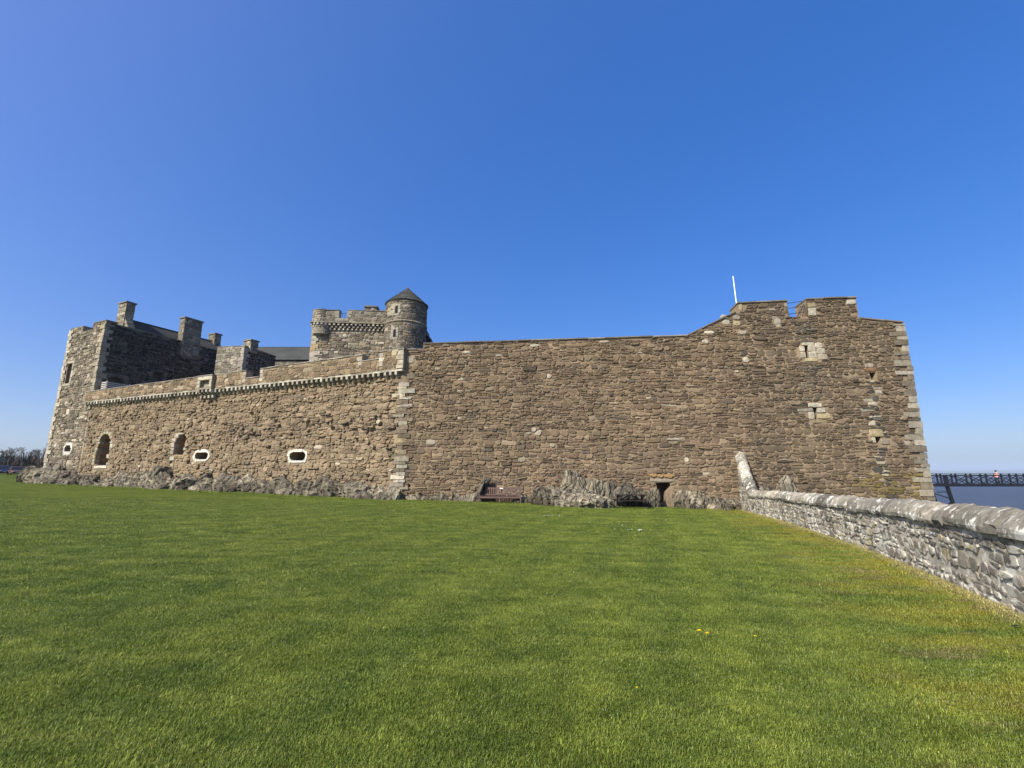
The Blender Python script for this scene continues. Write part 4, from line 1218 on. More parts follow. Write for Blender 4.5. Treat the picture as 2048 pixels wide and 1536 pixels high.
# ================================================================== bedrock at the foot of the walls
def rock_vf(c, size, rotz=0.0, lean=0.0, seed=0, sub=3, strata=.09, boxy=.8, cuts=14, deep=.55):
    """angular bedrock slab: sphere-box cut by planes, stepped along its strata, roughened"""
    rg = random.Random(seed)
    bm = bmesh.new()
    bmesh.ops.create_icosphere(bm, subdivisions=sub, radius=1)
    pl = []
    for k in range(cuts):
        a = rg.uniform(0, 6.283); e = rg.uniform(-.4, 1.0)
        pl.append((Vector((math.cos(a) * math.cos(e), math.sin(a) * math.cos(e), math.sin(e))), rg.uniform(deep, .98)))
    o = Vector((rg.uniform(-50, 50), rg.uniform(-50, 50), rg.uniform(-50, 50)))
    R = Matrix.Rotation(rotz, 3, 'Z') @ Matrix.Rotation(lean, 3, 'Y')
    for v in bm.verts:
        p = v.co.copy()
        m = max(abs(p.x), abs(p.y), abs(p.z))
        p = p / (m ** boxy)
        for nn, d in pl:
            t = p.dot(nn) - d
            if t > 0: p -= nn * t
        q = Vector((p.x * size[0], p.y * size[1], p.z * size[2]))
        ts = Vector((q.x * 1.9, q.y * 1.5, q.z * .55))                       # steep strata: long up, short across
        f = noise.noise(q * .8 + o) * .14 - abs(noise.noise(ts * 1.1 + o)) * .15 - abs(noise.noise(ts * 3.1 + o)) * .05 + noise.noise(q * 7 + o) * .015
        ph = q.x * 2.3 + noise.noise(q * .8 + o)
        saw = (ph - math.floor(ph)) - .5
        k = min(1.0, min(size) * 1.1)
        q += p.normalized() * ((f + .06) * k * 1.3) + Vector((0, -1, .35)) * (saw * strata * 2 * k)
        v.co = R @ q + Vector(c)
    V = [tuple(v.co) for v in bm.verts]; F = [tuple(x.index for x in f.verts) for f in bm.faces]
    bm.free()
    return V, F


def outcrop(name, label, base, slabs, seed0, part='rock_slab', **kw):
    o = thing(name, label, 'rock', base)
    for k, (x, y, z, sx, sy, sz, rot, lean) in enumerate(slabs):
        V, F = rock_vf((x, y, z), (sx, sy, sz), rot, lean, seed0 + k, 4 if max(sx, sz) > .6 else 3, **kw)
        mob(part, V, F, M_ROCK, o)
    return o


rr = random.Random(77)
# foot of the corbelled wall: a low broken shelf of slanting slabs
lt = interp([(-6.5, .0), (-5.4, .6), (-3.2, 1.25), (-1, 1.05), (1.2, .85), (4, .45), (9, .50), (12, 1.0), (16, 1.15), (19, .85), (22, .95), (26, .70), (30, .80), (34, .78), (LL, .55)])
slabs = []
u = -5.4
while u < LL + .2:
    w = rr.uniform(.6, 1.9)
    t = max(.18, lt(u) * rr.choice((.35, .7, .9, 1.1, 1.35)))
    p = Vector(PL(u, 0, rr.uniform(.15, .55)))
    g = ground_z(p.x, p.y)
    slabs.append((p.x, p.y, g + t * .35, w, rr.uniform(.5, .9), t * .75 + .15, math.atan2(PL.d.y, PL.d.x) + rr.uniform(-.3, .3), rr.uniform(-.1, .65)))
    if rr.random() < .75:
        p = Vector(PL(u + rr.uniform(-.4, .4), 0, rr.uniform(.9, 1.5)))
        g = ground_z(p.x, p.y)
        slabs.append((p.x, p.y, g + .08, rr.uniform(.5, 1.1), rr.uniform(.4, .7), rr.uniform(.25, .5) * (.6 + t * .5), math.atan2(PL.d.y, PL.d.x) + rr.uniform(-.5, .5), rr.uniform(0, .6)))
    u += w * rr.uniform(.75, 1.1)
# the big humps under the tower
for u, w_, sx, sy, sz, ln in ((-5.0, .7, 1.3, 1.3, 1.25, .45), (-3.6, 1.0, 1.5, 1.2, 1.25, .25), (-1.4, .8, 1.9, 1.3, 1.15, .15), (14.2, .8, 1.7, .9, 1.25, .5), (16.8, .7, 1.3, .9, 1.1, .3)):
    p = Vector(PL(u, 0, w_)); g = ground_z(p.x, p.y)
    slabs.append((p.x, p.y, g + .15, sx, sy, sz, math.atan2(PL.d.y, PL.d.x), ln))
p = PL(15, 0, 1)
outcrop('rock_outcrop', 'long low shelf of dark slanting bedrock under the corbelled wall', (p[0], p[1], ground_z(p[0], p[1])), slabs, 1000, boxy=.85, cuts=10, deep=.66)

# foot of the plain wall
slabs = []
u = .3
while u < 5.6:
    p = Vector(PR(u, 0, rr.uniform(.1, .4))); g = ground_z(p.x, p.y)
    slabs.append((p.x, p.y, g + .1, rr.uniform(.4, .7), .4, rr.uniform(.2, .45), rr.uniform(-.3, .3), rr.uniform(0, .5)))
    u += rr.uniform(.5, .9)
p = PR(2.5, 0, .3)
outcrop('rock_outcrop', 'thin ragged line of low rock between wall corner and bench', (p[0], p[1], ground_z(p[0], p[1])), slabs, 1200)

slabs = []
rtp = interp([(8.3, .35), (9.5, .75), (10.6, 1.0), (11.2, 1.9), (12.2, 1.75), (13, 1.5), (14.5, 1.35), (16, 1.15), (16.8, .9), (17.6, .9), (19, .85), (20.5, .6), (21.5, .5)])
u = 8.6
while u < 21.3:
    w = rr.uniform(.45, .95)
    t = rtp(u) * rr.uniform(.8, 1.08)
    if not 16.75 < u < 17.5:
        p = Vector(PR(u, 0, rr.uniform(.15, .35))); g = ground_z(p.x, p.y)
        slabs.append((p.x, p.y, g + t * .42, w, rr.uniform(.35, .6), t * .60 + .05, rr.uniform(-.15, .25), rr.uniform(.05, .32)))
    if rr.random() < .6 and not 13.0 < u < 17.9:
        p = Vector(PR(u + .2, 0, rr.uniform(.7, 1.1))); g = ground_z(p.x, p.y)
        slabs.append((p.x, p.y, g + .05, rr.uniform(.3, .6), rr.uniform(.3, .5), t * rr.uniform(.25, .5), rr.uniform(-.3, .3), rr.uniform(.1, .5)))
    u += w * rr.uniform(.8, 1.25)
p = PR(13, 0, .4)
outcrop('rock_outcrop', 'upright grey strata of bedrock against the wall behind the picnic table', (p[0], p[1], ground_z(p[0], p[1])), slabs, 1300, boxy=1.0, cuts=8, deep=.72)

slabs = [(2.3, 28.9, .12, 1.1, .9, .55, .1, .3), (3.2, 28.5, .05, 1.3, 1.0, .60, -.1, .25), (4.2, 28.0, -.1, 1.4, 1.1, .62, -.35, .2), (5.0, 27.6, -.18, 1.0, .8, .55, -.45, .3), (5.5, 27.9, -.2, .5, .5, .5, -.3, .5), (4.0, 29.0, .1, 1.2, .8, .75, 0, .4)]
outcrop('boulder', 'pale low humpbacked boulder lying out on the lawn beside the bench', (4, 28.2, -.3), slabs, 1400, boxy=.7, cuts=10, deep=.7)
p = PR(5.95, 0, .35)
outcrop('boulder', 'dark upright rock leaning on the wall behind the bench end', (p[0], p[1], -.1), [(p[0] - .25, p[1] - .05, .55, .42, .42, 1.0, 0, .38), (p[0] - .75, p[1] - .1, .15, .6, .4, .55, .2, .4), (p[0] - 1.3, p[1] - .1, .05, .5, .4, .35, .1, .3)], 1500)
p = PR(23.8, 0, .3)
outcrop('boulder', 'dark rock against the tower foot behind the garden wall', (p[0], p[1], -.8), [(p[0] + .3, p[1], .35, .75, .5, 1.25, 0, .12), (p[0] - .85, p[1], .1, .6, .45, 1.1, 0, .1), (p[0] + 1.7, p[1] - .1, -.1, .9, .4, .7, 0, .2), (p[0] - 1.7, p[1], -.1, .5, .4, .7, 0, .1)], 1600)
slabs = []
for k in range(14):
    x = 24 + k * .9 + rr.uniform(-.4, .4); y = 26.5 - k * .25 + rr.uniform(-.8, .8)
    slabs.append((x, y, -.75 - k * .05, rr.uniform(.7, 1.3), rr.uniform(.5, 1.0), rr.uniform(.25, .45), rr.uniform(-.5, .5), rr.uniform(-.2, .3)))
outcrop('shore_rock', 'low olive-brown shore rocks at the tower foot beside the sea', (28, 25, -1.2), slabs, 1700)

# ================================================================== garden wall
GP = [(4.0, .5), (6.53, 6.33), (7.75, 8.95), (8.95, 12.0), (10.05, 15.5), (11.75, 20.95), (13.15, 26.3), (13.95, 28.95)]
garc = [0.0]
for a, b in zip(GP[:-1], GP[1:]): garc.append(garc[-1] + math.hypot(b[0] - a[0], b[1] - a[1]))
gfx = interp(list(zip(garc, [p[0] for p in GP]))); gfy = interp(list(zip(garc, [p[1] for p in GP])))


class GardenFace:
    """lawn side of the curved garden wall; u is arc length from the near end"""
    def frame(s, u):
        e = .25
        dx = gfx(min(u + e, garc[-1])) - gfx(max(u - e, 0)); dy = gfy(min(u + e, garc[-1])) - gfy(max(u - e, 0))
        l = math.hypot(dx, dy); return dx / l, dy / l
    def __call__(s, u, v, w=0.0):
        dx, dy = s.frame(u)
        ex = max(0, u - garc[-1])
        return (gfx(u) + dx * ex - dy * w, gfy(u) + dy * ex + dx * w, v)
    def arr(s, u, v, w):
        v = v + 0 * u; w = w + 0 * u
        return np.array([s(float(a), float(b), float(c)) for a, b, c in zip(u, v, w)])


GF = GardenFace()
GL = garc[-1]
gtop = interp([(0, .95), (garc[1], .80), (garc[3], .68), (garc[4], .62), (garc[5], .55), (garc[6] - .6, .42), (garc[6], .60), (garc[6] + 1.3, 1.35), (GL - .4, 2.35), (GL, 2.75)])
gbot = lambda u: ground_z(gfx(u), gfy(u))
gw = thing('garden_wall', 'lichen-spotted grey stone garden wall with rounded coping running to the tower', 'wall', (GF(10, 0)[0], GF(10, 0)[1], gbot(10)))
us = np.arange(0, GL + .01, .4).tolist() + [GL]
V, F = [], []
for u in us:
    t = gtop(u); b = gbot(u) - .4
    V += [GF(u, b, 0), GF(u, t, 0), GF(u, t, -.5), GF(u, b - .8, -.5)]
for i in range(len(us) - 1):
    for k in range(3):
        F.append((i * 4 + k, i * 4 + 4 + k, i * 4 + 5 + k, i * 4 + 1 + k))
F += [(0, 1, 2, 3), tuple(len(V) - 4 + k for k in (3, 2, 1, 0))]
mob('wall_core', V, F, M_GMORT, gw)
ms = Masonry(gw, M_GST, 101)
gcol2 = palette([(5, (.21, .195, .165)), (3, (.165, .153, .132)), (4, (.27, .25, .21)), (1, (.35, .30, .19)), (.6, (.11, .104, .095))], .13)
ms.lay(GF, 2.0, GL, -.75, 3, gcol2, top=gtop, bot=lambda u: gbot(u) - .06, rh=(.10, .24), cw=(.13, .44), split=.3, proud=(.008, .034), gap=.014, wob=.03, shape=.5)
print('garden', ms.finish())
rng = np.random.default_rng(19)
u = 1.5
ccol = palette([(3, (.24, .225, .19)), (2, (.18, .168, .145)), (1, (.31, .285, .235))], .15)
while u < GL - .05:
    l = min(rng.uniform(.38, .85), GL - u)
    prof = [(.06, 0), (.075, .07), (.05, .13), (-.02, .24), (-.14, .325), (-.26, .355), (-.40, .30), (-.52, .16), (-.55, 0)]
    j = rng.normal(0, .009, (2, len(prof), 2)); dz = rng.normal(0, .015)
    V = []
    sec = 5
    for q in range(sec):
        uu = u + .012 + (l - .024) * q / (sec - 1)
        pinch = 1.0 if 0 < q < sec - 1 else .94
        for i, (w, z) in enumerate(prof):
            jj = j[0][i] * (1 - q / (sec - 1)) + j[1][i] * q / (sec - 1)
            V.append(GF(uu, gtop(uu) + dz + z * pinch + jj[1] + rng.normal(0, .004), w * pinch + jj[0] + rng.normal(0, .003)))
    n = len(prof)
    F = []
    for q in range(sec - 1):
        for i in range(n - 1): F.append((q * n + i, q * n + i + 1, (q + 1) * n + i + 1, (q + 1) * n + i))
        F.append((q * n + n - 1, q * n, (q + 1) * n, (q + 1) * n + n - 1))
    F += [tuple(range(n - 1, -1, -1)), tuple((sec - 1) * n + i for i in range(n))]
    mob('coping_stone', V, F, M_GCOP, gw, ccol(0, 0, rng), smooth=False)
    u += l

# ================================================================== bench and picnic table
bn = thing('bench', 'brown slatted wooden bench with small plaque against the stone wall', 'bench', (-.75, 29.9, ground_z(-.75, 29.9)))
bx_, by_, bz_ = -.75, 29.85, ground_z(-.75, 29.85)
ba = -.07
def bp(x, y, z):
    q = rz(ba) @ Vector((x, y, 0)); return Vector((bx_ + q.x, by_ + q.y, bz_ + z))
def bbar(name, a, b, w, h, mat, root, f=bp):
    V, F = bar_vf(f(*a), f(*b), w, h); return mob(name, V, F, mat, root)
HW = 1.30
for x in (-HW, HW):
    bbar('leg', (x, -.28, 0), (x, -.28, .62), .08, .08, M_WOOD, bn)
    bbar('leg', (x, .24, 0), (x, .36, .93), .08, .08, M_WOOD, bn)
    bbar('armrest', (x, -.34, .64), (x, .32, .64), .10, .05, M_WOOD, bn)
    bbar('side_rail', (x, -.24, .38), (x, .24, .36), .05, .08, M_WOOD, bn)
bbar('front_rail', (-HW + .04, -.28, .36), (HW - .04, -.28, .36), .045, .10, M_WOOD, bn)
bbar('rear_rail', (-HW + .04, .25, .36), (HW - .04, .25, .36), .045, .09, M_WOOD, bn)
for k in range(5): bbar('seat_slat', (-HW + .02, -.27 + k * .118, .435 - k * .005), (HW - .02, -.27 + k * .118, .435 - k * .005), .095, .025, M_WOOD, bn)
bbar('top_rail', (-HW, .355, .90), (HW, .355, .90), .05, .11, M_WOOD, bn)
bbar('lower_rail', (-HW, .285, .50), (HW, .285, .50), .045, .07, M_WOOD, bn)
for k in range(21):
    x = -HW + .12 + k * (2 * HW - .24) / 20
    V, F = bar_vf(bp(x, .29, .53), bp(x, .35, .86), .062, .02, up=(0, 1, 0)); mob('back_slat', V, F, M_WOOD, bn)
for x in (-.02,): bbar('leg', (x, -.26, 0), (x, -.26, .36), .07, .07, M_WOOD, bn)
V, F = box_vf(bp(.05, .327, .90), (.22, .012, .07), rz(ba)); mob('plaque', V, F, M_BRASS, bn)

pt = thing('picnic_table', 'dark wooden picnic table with attached benches before the upright rocks', 'table', (7.05, 28.2, ground_z(7.05, 28.2)))
tx_, ty_, tz_ = 7.05, 28.2, ground_z(7.05, 28.2)
def tp(x, y, z):
    q = rz(-.1) @ Vector((x, y, 0)); return Vector((tx_ + q.x, ty_ + q.y, tz_ + z))
for k in range(5): bbar('top_plank', (-.86, -.30 + k * .15, .755), (.86, -.30 + k * .15, .755), .14, .04, M_WOOD2, pt, tp)
for y in (-.78, -.63, .63, .78): bbar('seat_plank', (-.98, y, .45), (.98, y, .45), .14, .04, M_WOOD2, pt, tp)
for x in (-.72, .72):
    bbar('leg', (x, -.62, -.03), (x, -.22, .735), .10, .06, M_WOOD2, pt, tp)
    bbar('leg', (x, .62, -.03), (x, .22, .735), .10, .06, M_WOOD2, pt, tp)
    bbar('seat_bearer', (x + .06, -.85, .40), (x + .06, .85, .40), .05, .10, M_WOOD2, pt, tp)
    bbar('top_bearer', (x + .06, -.36, .70), (x + .06, .36, .70), .05, .08, M_WOOD2, pt, tp)
    bbar('brace', (x, 0, .40), (math.copysign(.05, x), 0, .73), .09, .06, M_WOOD2, pt, tp)

# ================================================================== pier
pier = thing('pier', 'black iron lattice pier reaching out over the sea beside the tower', 'pier', (60, 60, -3.4))
PX0, PX1, PY, PZ = 50.0, 100.0, 60.0, .32
for yy in (PY - 1.3, PY + 1.3):
    for z, h in ((PZ + .02, .30), (PZ + 1.25, .16)):
        V, F = bar_vf((PX0, yy, z), (PX1, yy, z), .14, h); mob('girder', V, F, M_IRON, pier)
    V, F = bar_vf((PX0, yy, PZ + 1.46), (PX1, yy, PZ + 1.46), .05); mob('handrail', V, F, M_IRON, pier)
    x = 53.6
    while x < PX1:
        V, F = bar_vf((x, yy, PZ + .1), (x, yy, PZ + 1.46), .16, .1, up=(0, 1, 0)); mob('post', V, F, M_IRON, pier)
        V, F = bar_vf((x, yy, PZ + .12), (x + 1.9, yy, PZ + 1.2), .06, .09, up=(0, 1, 0)); mob('lattice_bar', V, F, M_IRON, pier)
        V, F = bar_vf((x, yy + .05, PZ + 1.2), (x + 1.9, yy + .05, PZ + .12), .06, .09, up=(0, 1, 0)); mob('lattice_bar', V, F, M_IRON, pier)
        x += 1.9
V, F = box_vf(((PX0 + PX1) / 2, PY, PZ), (PX1 - PX0, 2.4, .08)); mob('deck', V, F, plain_mat('pier_planks', (.16, .11, .08), .85, .3, 3), pier)
for x in (54.3, 72, 90):
    for yy in (PY - 1.2, PY + 1.2):
        V, F = bar_vf((x, yy, PZ), (x + .9, yy, -5.5), .30, .30, up=(0, 1, 0)); mob('trestle_leg', V, F, M_IRON, pier)
        V, F = bar_vf((x, yy, PZ + 1.3), (x, yy, PZ - .2), .34, .3, up=(0, 1, 0)); mob('trestle_head', V, F, M_IRON, pier)
        for z0, z1, dx in ((-.45, -.5, -1.4), (-1.3, -.6, -1.9), (-1.6, -3.4, -1.6)):
            V, F = bar_vf((x + .2, yy, z0), (x + dx, yy, z1), .1, .1, up=(0, 1, 0)); mob('trestle_brace', V, F, M_IRON, pier)


def person(label, x, y, z, yaw):
    """one continuous walking figure grown over joints"""
    J = {'pel': (0, 0, .93, .13), 'waist': (0, 0, 1.08, .125), 'chest': (0, -.01, 1.30, .15), 'neckb': (0, 0, 1.46, .075), 'neck': (0, -.01, 1.53, .052), 'chin': (0, -.03, 1.60, .075), 'head': (0, -.01, 1.68, .098), 'crown': (0, 0, 1.76, .07)}
    E_ = [('pel', 'waist'), ('waist', 'chest'), ('chest', 'neckb'), ('neckb', 'neck'), ('neck', 'chin'), ('chin', 'head'), ('head', 'crown')]
    for s, sw in ((-1, .16), (1, -.16)):
        n = 'l' if s < 0 else 'r'
        J.update({n + 'hip': (s * .09, 0, .88, .095), n + 'knee': (s * .10, -.10 + sw * .6, .48, .062), n + 'ank': (s * .10, sw * 1.3, .09, .042), n + 'toe': (s * .11, sw * 1.3 - .15, .04, .04),
                  n + 'sh': (s * .18, 0, 1.41, .062), n + 'elb': (s * .25, .03 - sw * .4, 1.14, .045), n + 'wr': (s * .23, -.12 - sw * .8, .95, .032), n + 'han': (s * .22, -.18 - sw * .9, .88, .034)})
        E_ += [('pel', n + 'hip'), (n + 'hip', n + 'knee'), (n + 'knee', n + 'ank'), (n + 'ank', n + 'toe'), ('neckb', n + 'sh'), (n + 'sh', n + 'elb'), (n + 'elb', n + 'wr'), (n + 'wr', n + 'han')]
    names = list(J)
    me = bpy.data.meshes.new('person')
    me.from_pydata([J[k][:3] for k in names], [(names.index(a), names.index(b)) for a, b in E_], [])
    o = bpy.data.objects.new('person', me)
    link(o); o.location = (x, y, z); o.rotation_euler = (0, 0, yaw)
    BASE[o.name] = Vector((0, 0, 0))
    sk = o.modifiers.new('skin', 'SKIN'); sk.use_smooth_shade = True
    for i, k in enumerate(names):
        v = me.skin_vertices[0].data[i]; v.radius = (J[k][3], J[k][3]); v.use_root = (k == 'pel')
    ss = o.modifiers.new('sub', 'SUBSURF'); ss.levels = 1; ss.render_levels = 2
    m, nt, bs = new_mat('clothed_person')
    tc = nt.nodes.new('ShaderNodeTexCoord'); sx = nt.nodes.new('ShaderNodeSeparateXYZ'); nt.links.new(tc.outputs['Object'], sx.inputs[0])
    dv = nd(nt, 'ShaderNodeMath', operation='DIVIDE'); nt.links.new(sx.outputs[2], dv.inputs[0]); dv.inputs[1].default_value = 2
    r = nt.nodes.new('ShaderNodeValToRGB'); r.color_ramp.interpolation = 'CONSTANT'; nt.links.new(dv.outputs[0], r.inputs[0])
    el = r.color_ramp.elements
    for q in range(2): el.new(.5)
    for e, (ps, c) in zip(el, ((0, (.02, .02, .022)), (.055, (.025, .03, .045)), (.46, (.70, .33, .27)), (.755, (.5, .30, .22)))): e.position = ps; e.color = (*c, 1)
    nt.links.new(r.outputs[0], bs.inputs['Base Color'])
    me.materials.append(m)
    tag(o, label, 'person')
    V, F = rock_vf((0, .02, 1.73), (.115, .125, .11), 0, 0, 5, 2, 0, 0, 0)
    hm = bpy.data.meshes.new('hair'); hm.from_pydata([(a, b + .012, max(c, 1.66 + (.0 if b > -.02 else .09))) for a, b, c in V], [], F); hm.materials.append(plain_mat('dark_hair', (.02, .016, .014), .6, .2, 30))
    ho = bpy.data.objects.new('hair', hm); COL.objects.link(ho); ho.parent = o
    return o


person('person in a pink top and dark trousers walking along the pier', 61.6, 59.6, PZ + .05, R_(80))

# ================================================================== far left: path, parked cars, house, bare trees
def park_y(x): return 85.5 - .155 * (x + 95.6)
V = [(-190, park_y(-190), 0), (-58, park_y(-58), 0), (-58, 104, 0), (-190, 118, 0)]
V = [(x, y, ground_z(x, y) + .03) for x, y, z in V]
tag(mob('car_park', V, [(0, 1, 2, 3)], plain_mat('asphalt', (.055, .055, .058), .95, .2, 3)), 'dark car park surface beyond the lawn', kind='structure')
V = []
for x, d in ((-190, -.3), (-56, -.3), (-56, 0), (-190, 0)):
    y = park_y(x) + d; V += [(x, y, ground_z(x, y) - .1), (x, y, ground_z(x, y) + .20)]
tag(mob('kerb', V, [(0, 2, 3, 1), (1, 3, 5, 7), (2, 4, 5, 3), (4, 6, 7, 5), (6, 0, 1, 7)], plain_mat('pale_kerb_stone', (.55, .52, .45), .9, .15, 2)), 'pale kerb between lawn and parked cars', kind='structure')
M_TYRE = plain_mat('tyre_rubber', (.015, .015, .015), .8, .1, 10)
M_RIM = plain_mat('alloy_rim', (.4, .4, .42), .35, .1, 10, .5, .8)
M_LAMP = plain_mat('headlamp', (.75, .75, .75), .2, .05, 5, .5)
M_TAIL = plain_mat('tail_lamp', (.45, .02, .015), .25, .05, 5, .5)


def car(label, x, y, yaw, paint, h=1.5, L=4.3, group='cars parked beyond the lawn'):
    z = ground_z(x, y) + .03
    o = thing('parked_car', label, 'car', (x, y, z), group)
    m = plain_mat('car_paint', paint, .3, .04, 2, .5)
    Rm = rz(yaw)
    def P(a, b, c): q = Rm @ Vector((a, b, c)); return (x + q.x, y + q.y, z + q.z)
    W = .88
    def loft(secs, name, mat):
        n = len(secs[0]); V, F = [], []
        for s in secs: V += [P(*q) for q in s]
        for i in range(len(secs) - 1):
            for k in range(n): F.append((i * n + k, i * n + (k + 1) % n, (i + 1) * n + (k + 1) % n, (i + 1) * n + k))
        F += [tuple(range(n))[::-1], tuple(range((len(secs) - 1) * n, len(secs) * n))]
        return mob(name, V, F, mat, o, smooth=False)
    hb = h * .60
    secs = []
    for xs, zl, zt, ws in ((-L / 2, .42, hb * .80, .80), (-L / 2 + .12, .26, hb * .96, .93), (-L * .28, .22, hb * 1.02, 1.0), (0, .20, hb * 1.0, 1.0), (L * .22, .22, hb * .97, 1.0), (L * .40, .24, hb * .84, .95), (L / 2 - .08, .28, hb * .72, .86), (L / 2, .40, hb * .58, .76)):
        w = W * ws
        secs.append([(xs, -w * .96, zl), (xs, -w, zl + .15), (xs, -w, zt - .22), (xs, -w * .90, zt), (xs, w * .90, zt), (xs, w, zt - .22), (xs, w, zl + .15), (xs, w * .96, zl)])
    loft(secs, 'body', m)
    cab = []
    for xs, zt, ws in ((-L * .455, hb * .98, .80), (-L * .34, h * .93, .74), (-L * .20, h, .74), (.02 * L, h * .995, .74), (.08 * L, h * .96, .74), (L * .235, hb * .985, .82)):
        w = W * ws
        cab.append([(xs, -W * .88, hb * .94), (xs, -w, zt), (xs, w, zt), (xs, W * .88, hb * .94)])
    loft(cab, 'windows', M_GLASS)
    rf = []
    for xs, zt in ((-L * .345, h * .93), (-L * .20, h), (.02 * L, h * .995), (.085 * L, h * .955)):
        w = W * .755
        rf.append([(xs, -w, zt - .03), (xs, -w * .95, zt + .03), (xs, w * .95, zt + .03), (xs, w, zt - .03)])
    loft(rf, 'roof', m)
    for sy in (-1, 1):
        for a, b in (((.235 * L, sy * W * .86, hb * .95), (.085 * L, sy * W * .755, h * .95)), ((-.45 * L, sy * W * .86, hb * .96), (-.345 * L, sy * W * .755, h * .92)), ((-.08 * L, sy * W * .885, hb * .95), (-.09 * L, sy * W * .76, h * .97))):
            V, F = bar_vf(P(*a), P(*b), .07); mob('pillar', V, F, m, o)
        for xs in (-L * .30, L * .31):
            V, F = tube_vf([P(xs, sy * W * .74, .32), P(xs, sy * W * .985, .32)], .32, 16); wh = mob('wheel', V, F, M_TYRE, o)
            V, F = tube_vf([P(xs, sy * W * .97, .32), P(xs, sy * W * 1.0, .32)], .20, 12); mob('rim', V, F, M_RIM, wh)
        V, F = box_vf(P(L / 2 - .10, sy * W * .62, hb * .68), (.16, .34, .13), Rm); mob('headlight', V, F, M_LAMP, o)
        V, F = box_vf(P(-L / 2 + .05, sy * W * .68, hb * .82), (.12, .26, .18), Rm); mob('tail_light', V, F, M_TAIL, o)
        V, F = box_vf(P(L * .20, sy * W * 1.06, hb * 1.03), (.12, .16, .12), Rm); mob('mirror', V, F, m, o)
    for xs in (L / 2 - .01, -L / 2 + .01):
        V, F = box_vf(P(xs, 0, .46), (.05, .5, .11), Rm); mob('number_plate', V, F, M_WHITE, o)
    V, F = box_vf(P(L / 2 - .02, 0, .34), (.05, 1.1, .10), Rm); mob('bumper_grille', V, F, M_TYRE, o)


car('navy blue parked car at the edge of the view', -95.6, 88.0, R_(-38), (.012, .016, .06), 1.62)
car('bronze orange parked car between dark neighbours', -92.6, 87.4, R_(-36), (.10, .042, .024), 1.50)
car('black parked car beside the bronze one', -89.9, 87.1, R_(-38), (.012, .012, .014), 1.52)
car('white parked car next to the black one', -87.2, 86.6, R_(-36), (.68, .70, .74), 1.50)
car('silver white parked car nearest the tower rocks', -84.6, 86.3, R_(-34), (.60, .64, .70), 1.60)

hs = thing('stone_house', 'small grey gabled house among the bare trees', 'house', (-139, 127, 2))
hz = ground_z(-139, 127)
HA = R_(-42)
def hp(a, b, c): q = rz(HA) @ Vector((a, b, 0)); return Vector((-139 + q.x, 127 + q.y, hz + c))
V = [hp(-4, -1.9, -.3), hp(4, -1.9, -.3), hp(4, 1.9, -.3), hp(-4, 1.9, -.3), hp(-4, -1.9, 2.9), hp(4, -1.9, 2.9), hp(4, 1.9, 2.9), hp(-4, 1.9, 2.9), hp(-4, 0, 4.5), hp(4, 0, 4.5)]
mob('wall', [tuple(v) for v in V], [(0, 1, 5, 4), (1, 2, 6, 9, 5), (2, 3, 7, 6), (3, 0, 4, 8, 7)], plain_mat('house_render', (.30, .28, .24), .9, .15, 1), hs)
for s_ in (-1, 1):
    V = [hp(-4.3, s_ * 2.2, 2.7), hp(4.3, s_ * 2.2, 2.7), hp(4.3, 0, 4.6), hp(-4.3, 0, 4.6)]
    V2 = [v + Vector((0, 0, .14)) for v in V]
    mob('roof', [tuple(v) for v in V + V2], [(0, 1, 2, 3), (7, 6, 5, 4), (0, 4, 5, 1), (1, 5, 6, 2), (2, 6, 7, 3), (3, 7, 4, 0)], M_SLATE, hs)
for a_ in (-.9, .9):
    V, F = box_vf(hp(4.02, a_, 1.5), (.08, .7, 1.0), rz(HA)); mob('window', V, F, M_GLASS, hs)
V, F = box_vf(hp(-3.6, 0, 4.9), (.7, .7, 1.2), rz(HA)); mob('chimney', V, F, M_MORT_G, hs)

M_BARK = plain_mat('bare_bark', (.085, .072, .062), .95, .3, 3)
M_TWIG = plain_mat('bare_twigs', (.11, .095, .086), .95, .3, 2)


def bare_tree(label, x, y, h, seed, spread=.75):
    z = ground_z(x, y)
    rg = random.Random(seed)
    o = thing('bare_tree', label, 'tree', (x, y, z), 'bare trees behind the car park')
    big, tw = [], []
    def grow(p, d, l, r, lev):
        n = 3
        pts = [p]; q = p
        for k in range(n):
            d = (d + Vector((rg.gauss(0, .12), rg.gauss(0, .12), rg.gauss(.05, .08)))).normalized()
            q = q + d * (l / n); pts.append(q)
        rr_ = [r * (1 - .35 * k / n) for k in range(n + 1)]
        if lev < 3: big.append(tube_vf(pts, rr_, 6 if lev < 2 else 4, False))
        else: tw.append(tube_vf(pts, [max(.022, a) for a in rr_], 3, False))
        if lev >= 5: return
        kids = rg.choice((3, 3, 4)) + (1 if lev > 2 else 0)
        for k in range(kids):
            a = rg.uniform(0, 6.283)
            side = Vector((math.cos(a), math.sin(a), rg.uniform(-.1, .4)))
            nd_ = (d * rg.uniform(.7, 1.1) + side * spread).normalized()
            grow(pts[rg.choice((2, 3, 3))], nd_, l * rg.uniform(.60, .78), rr_[-1] * rg.uniform(.5, .68), lev + 1)
    grow(Vector((x, y, z - .2)), Vector((0, 0, 1)), h * .30, h * .028, 0)
    V, F = merge(big); mob('trunk', V, F, M_BARK, o)
    V, F = merge(tw); mob('crown', V, F, M_TWIG, o)


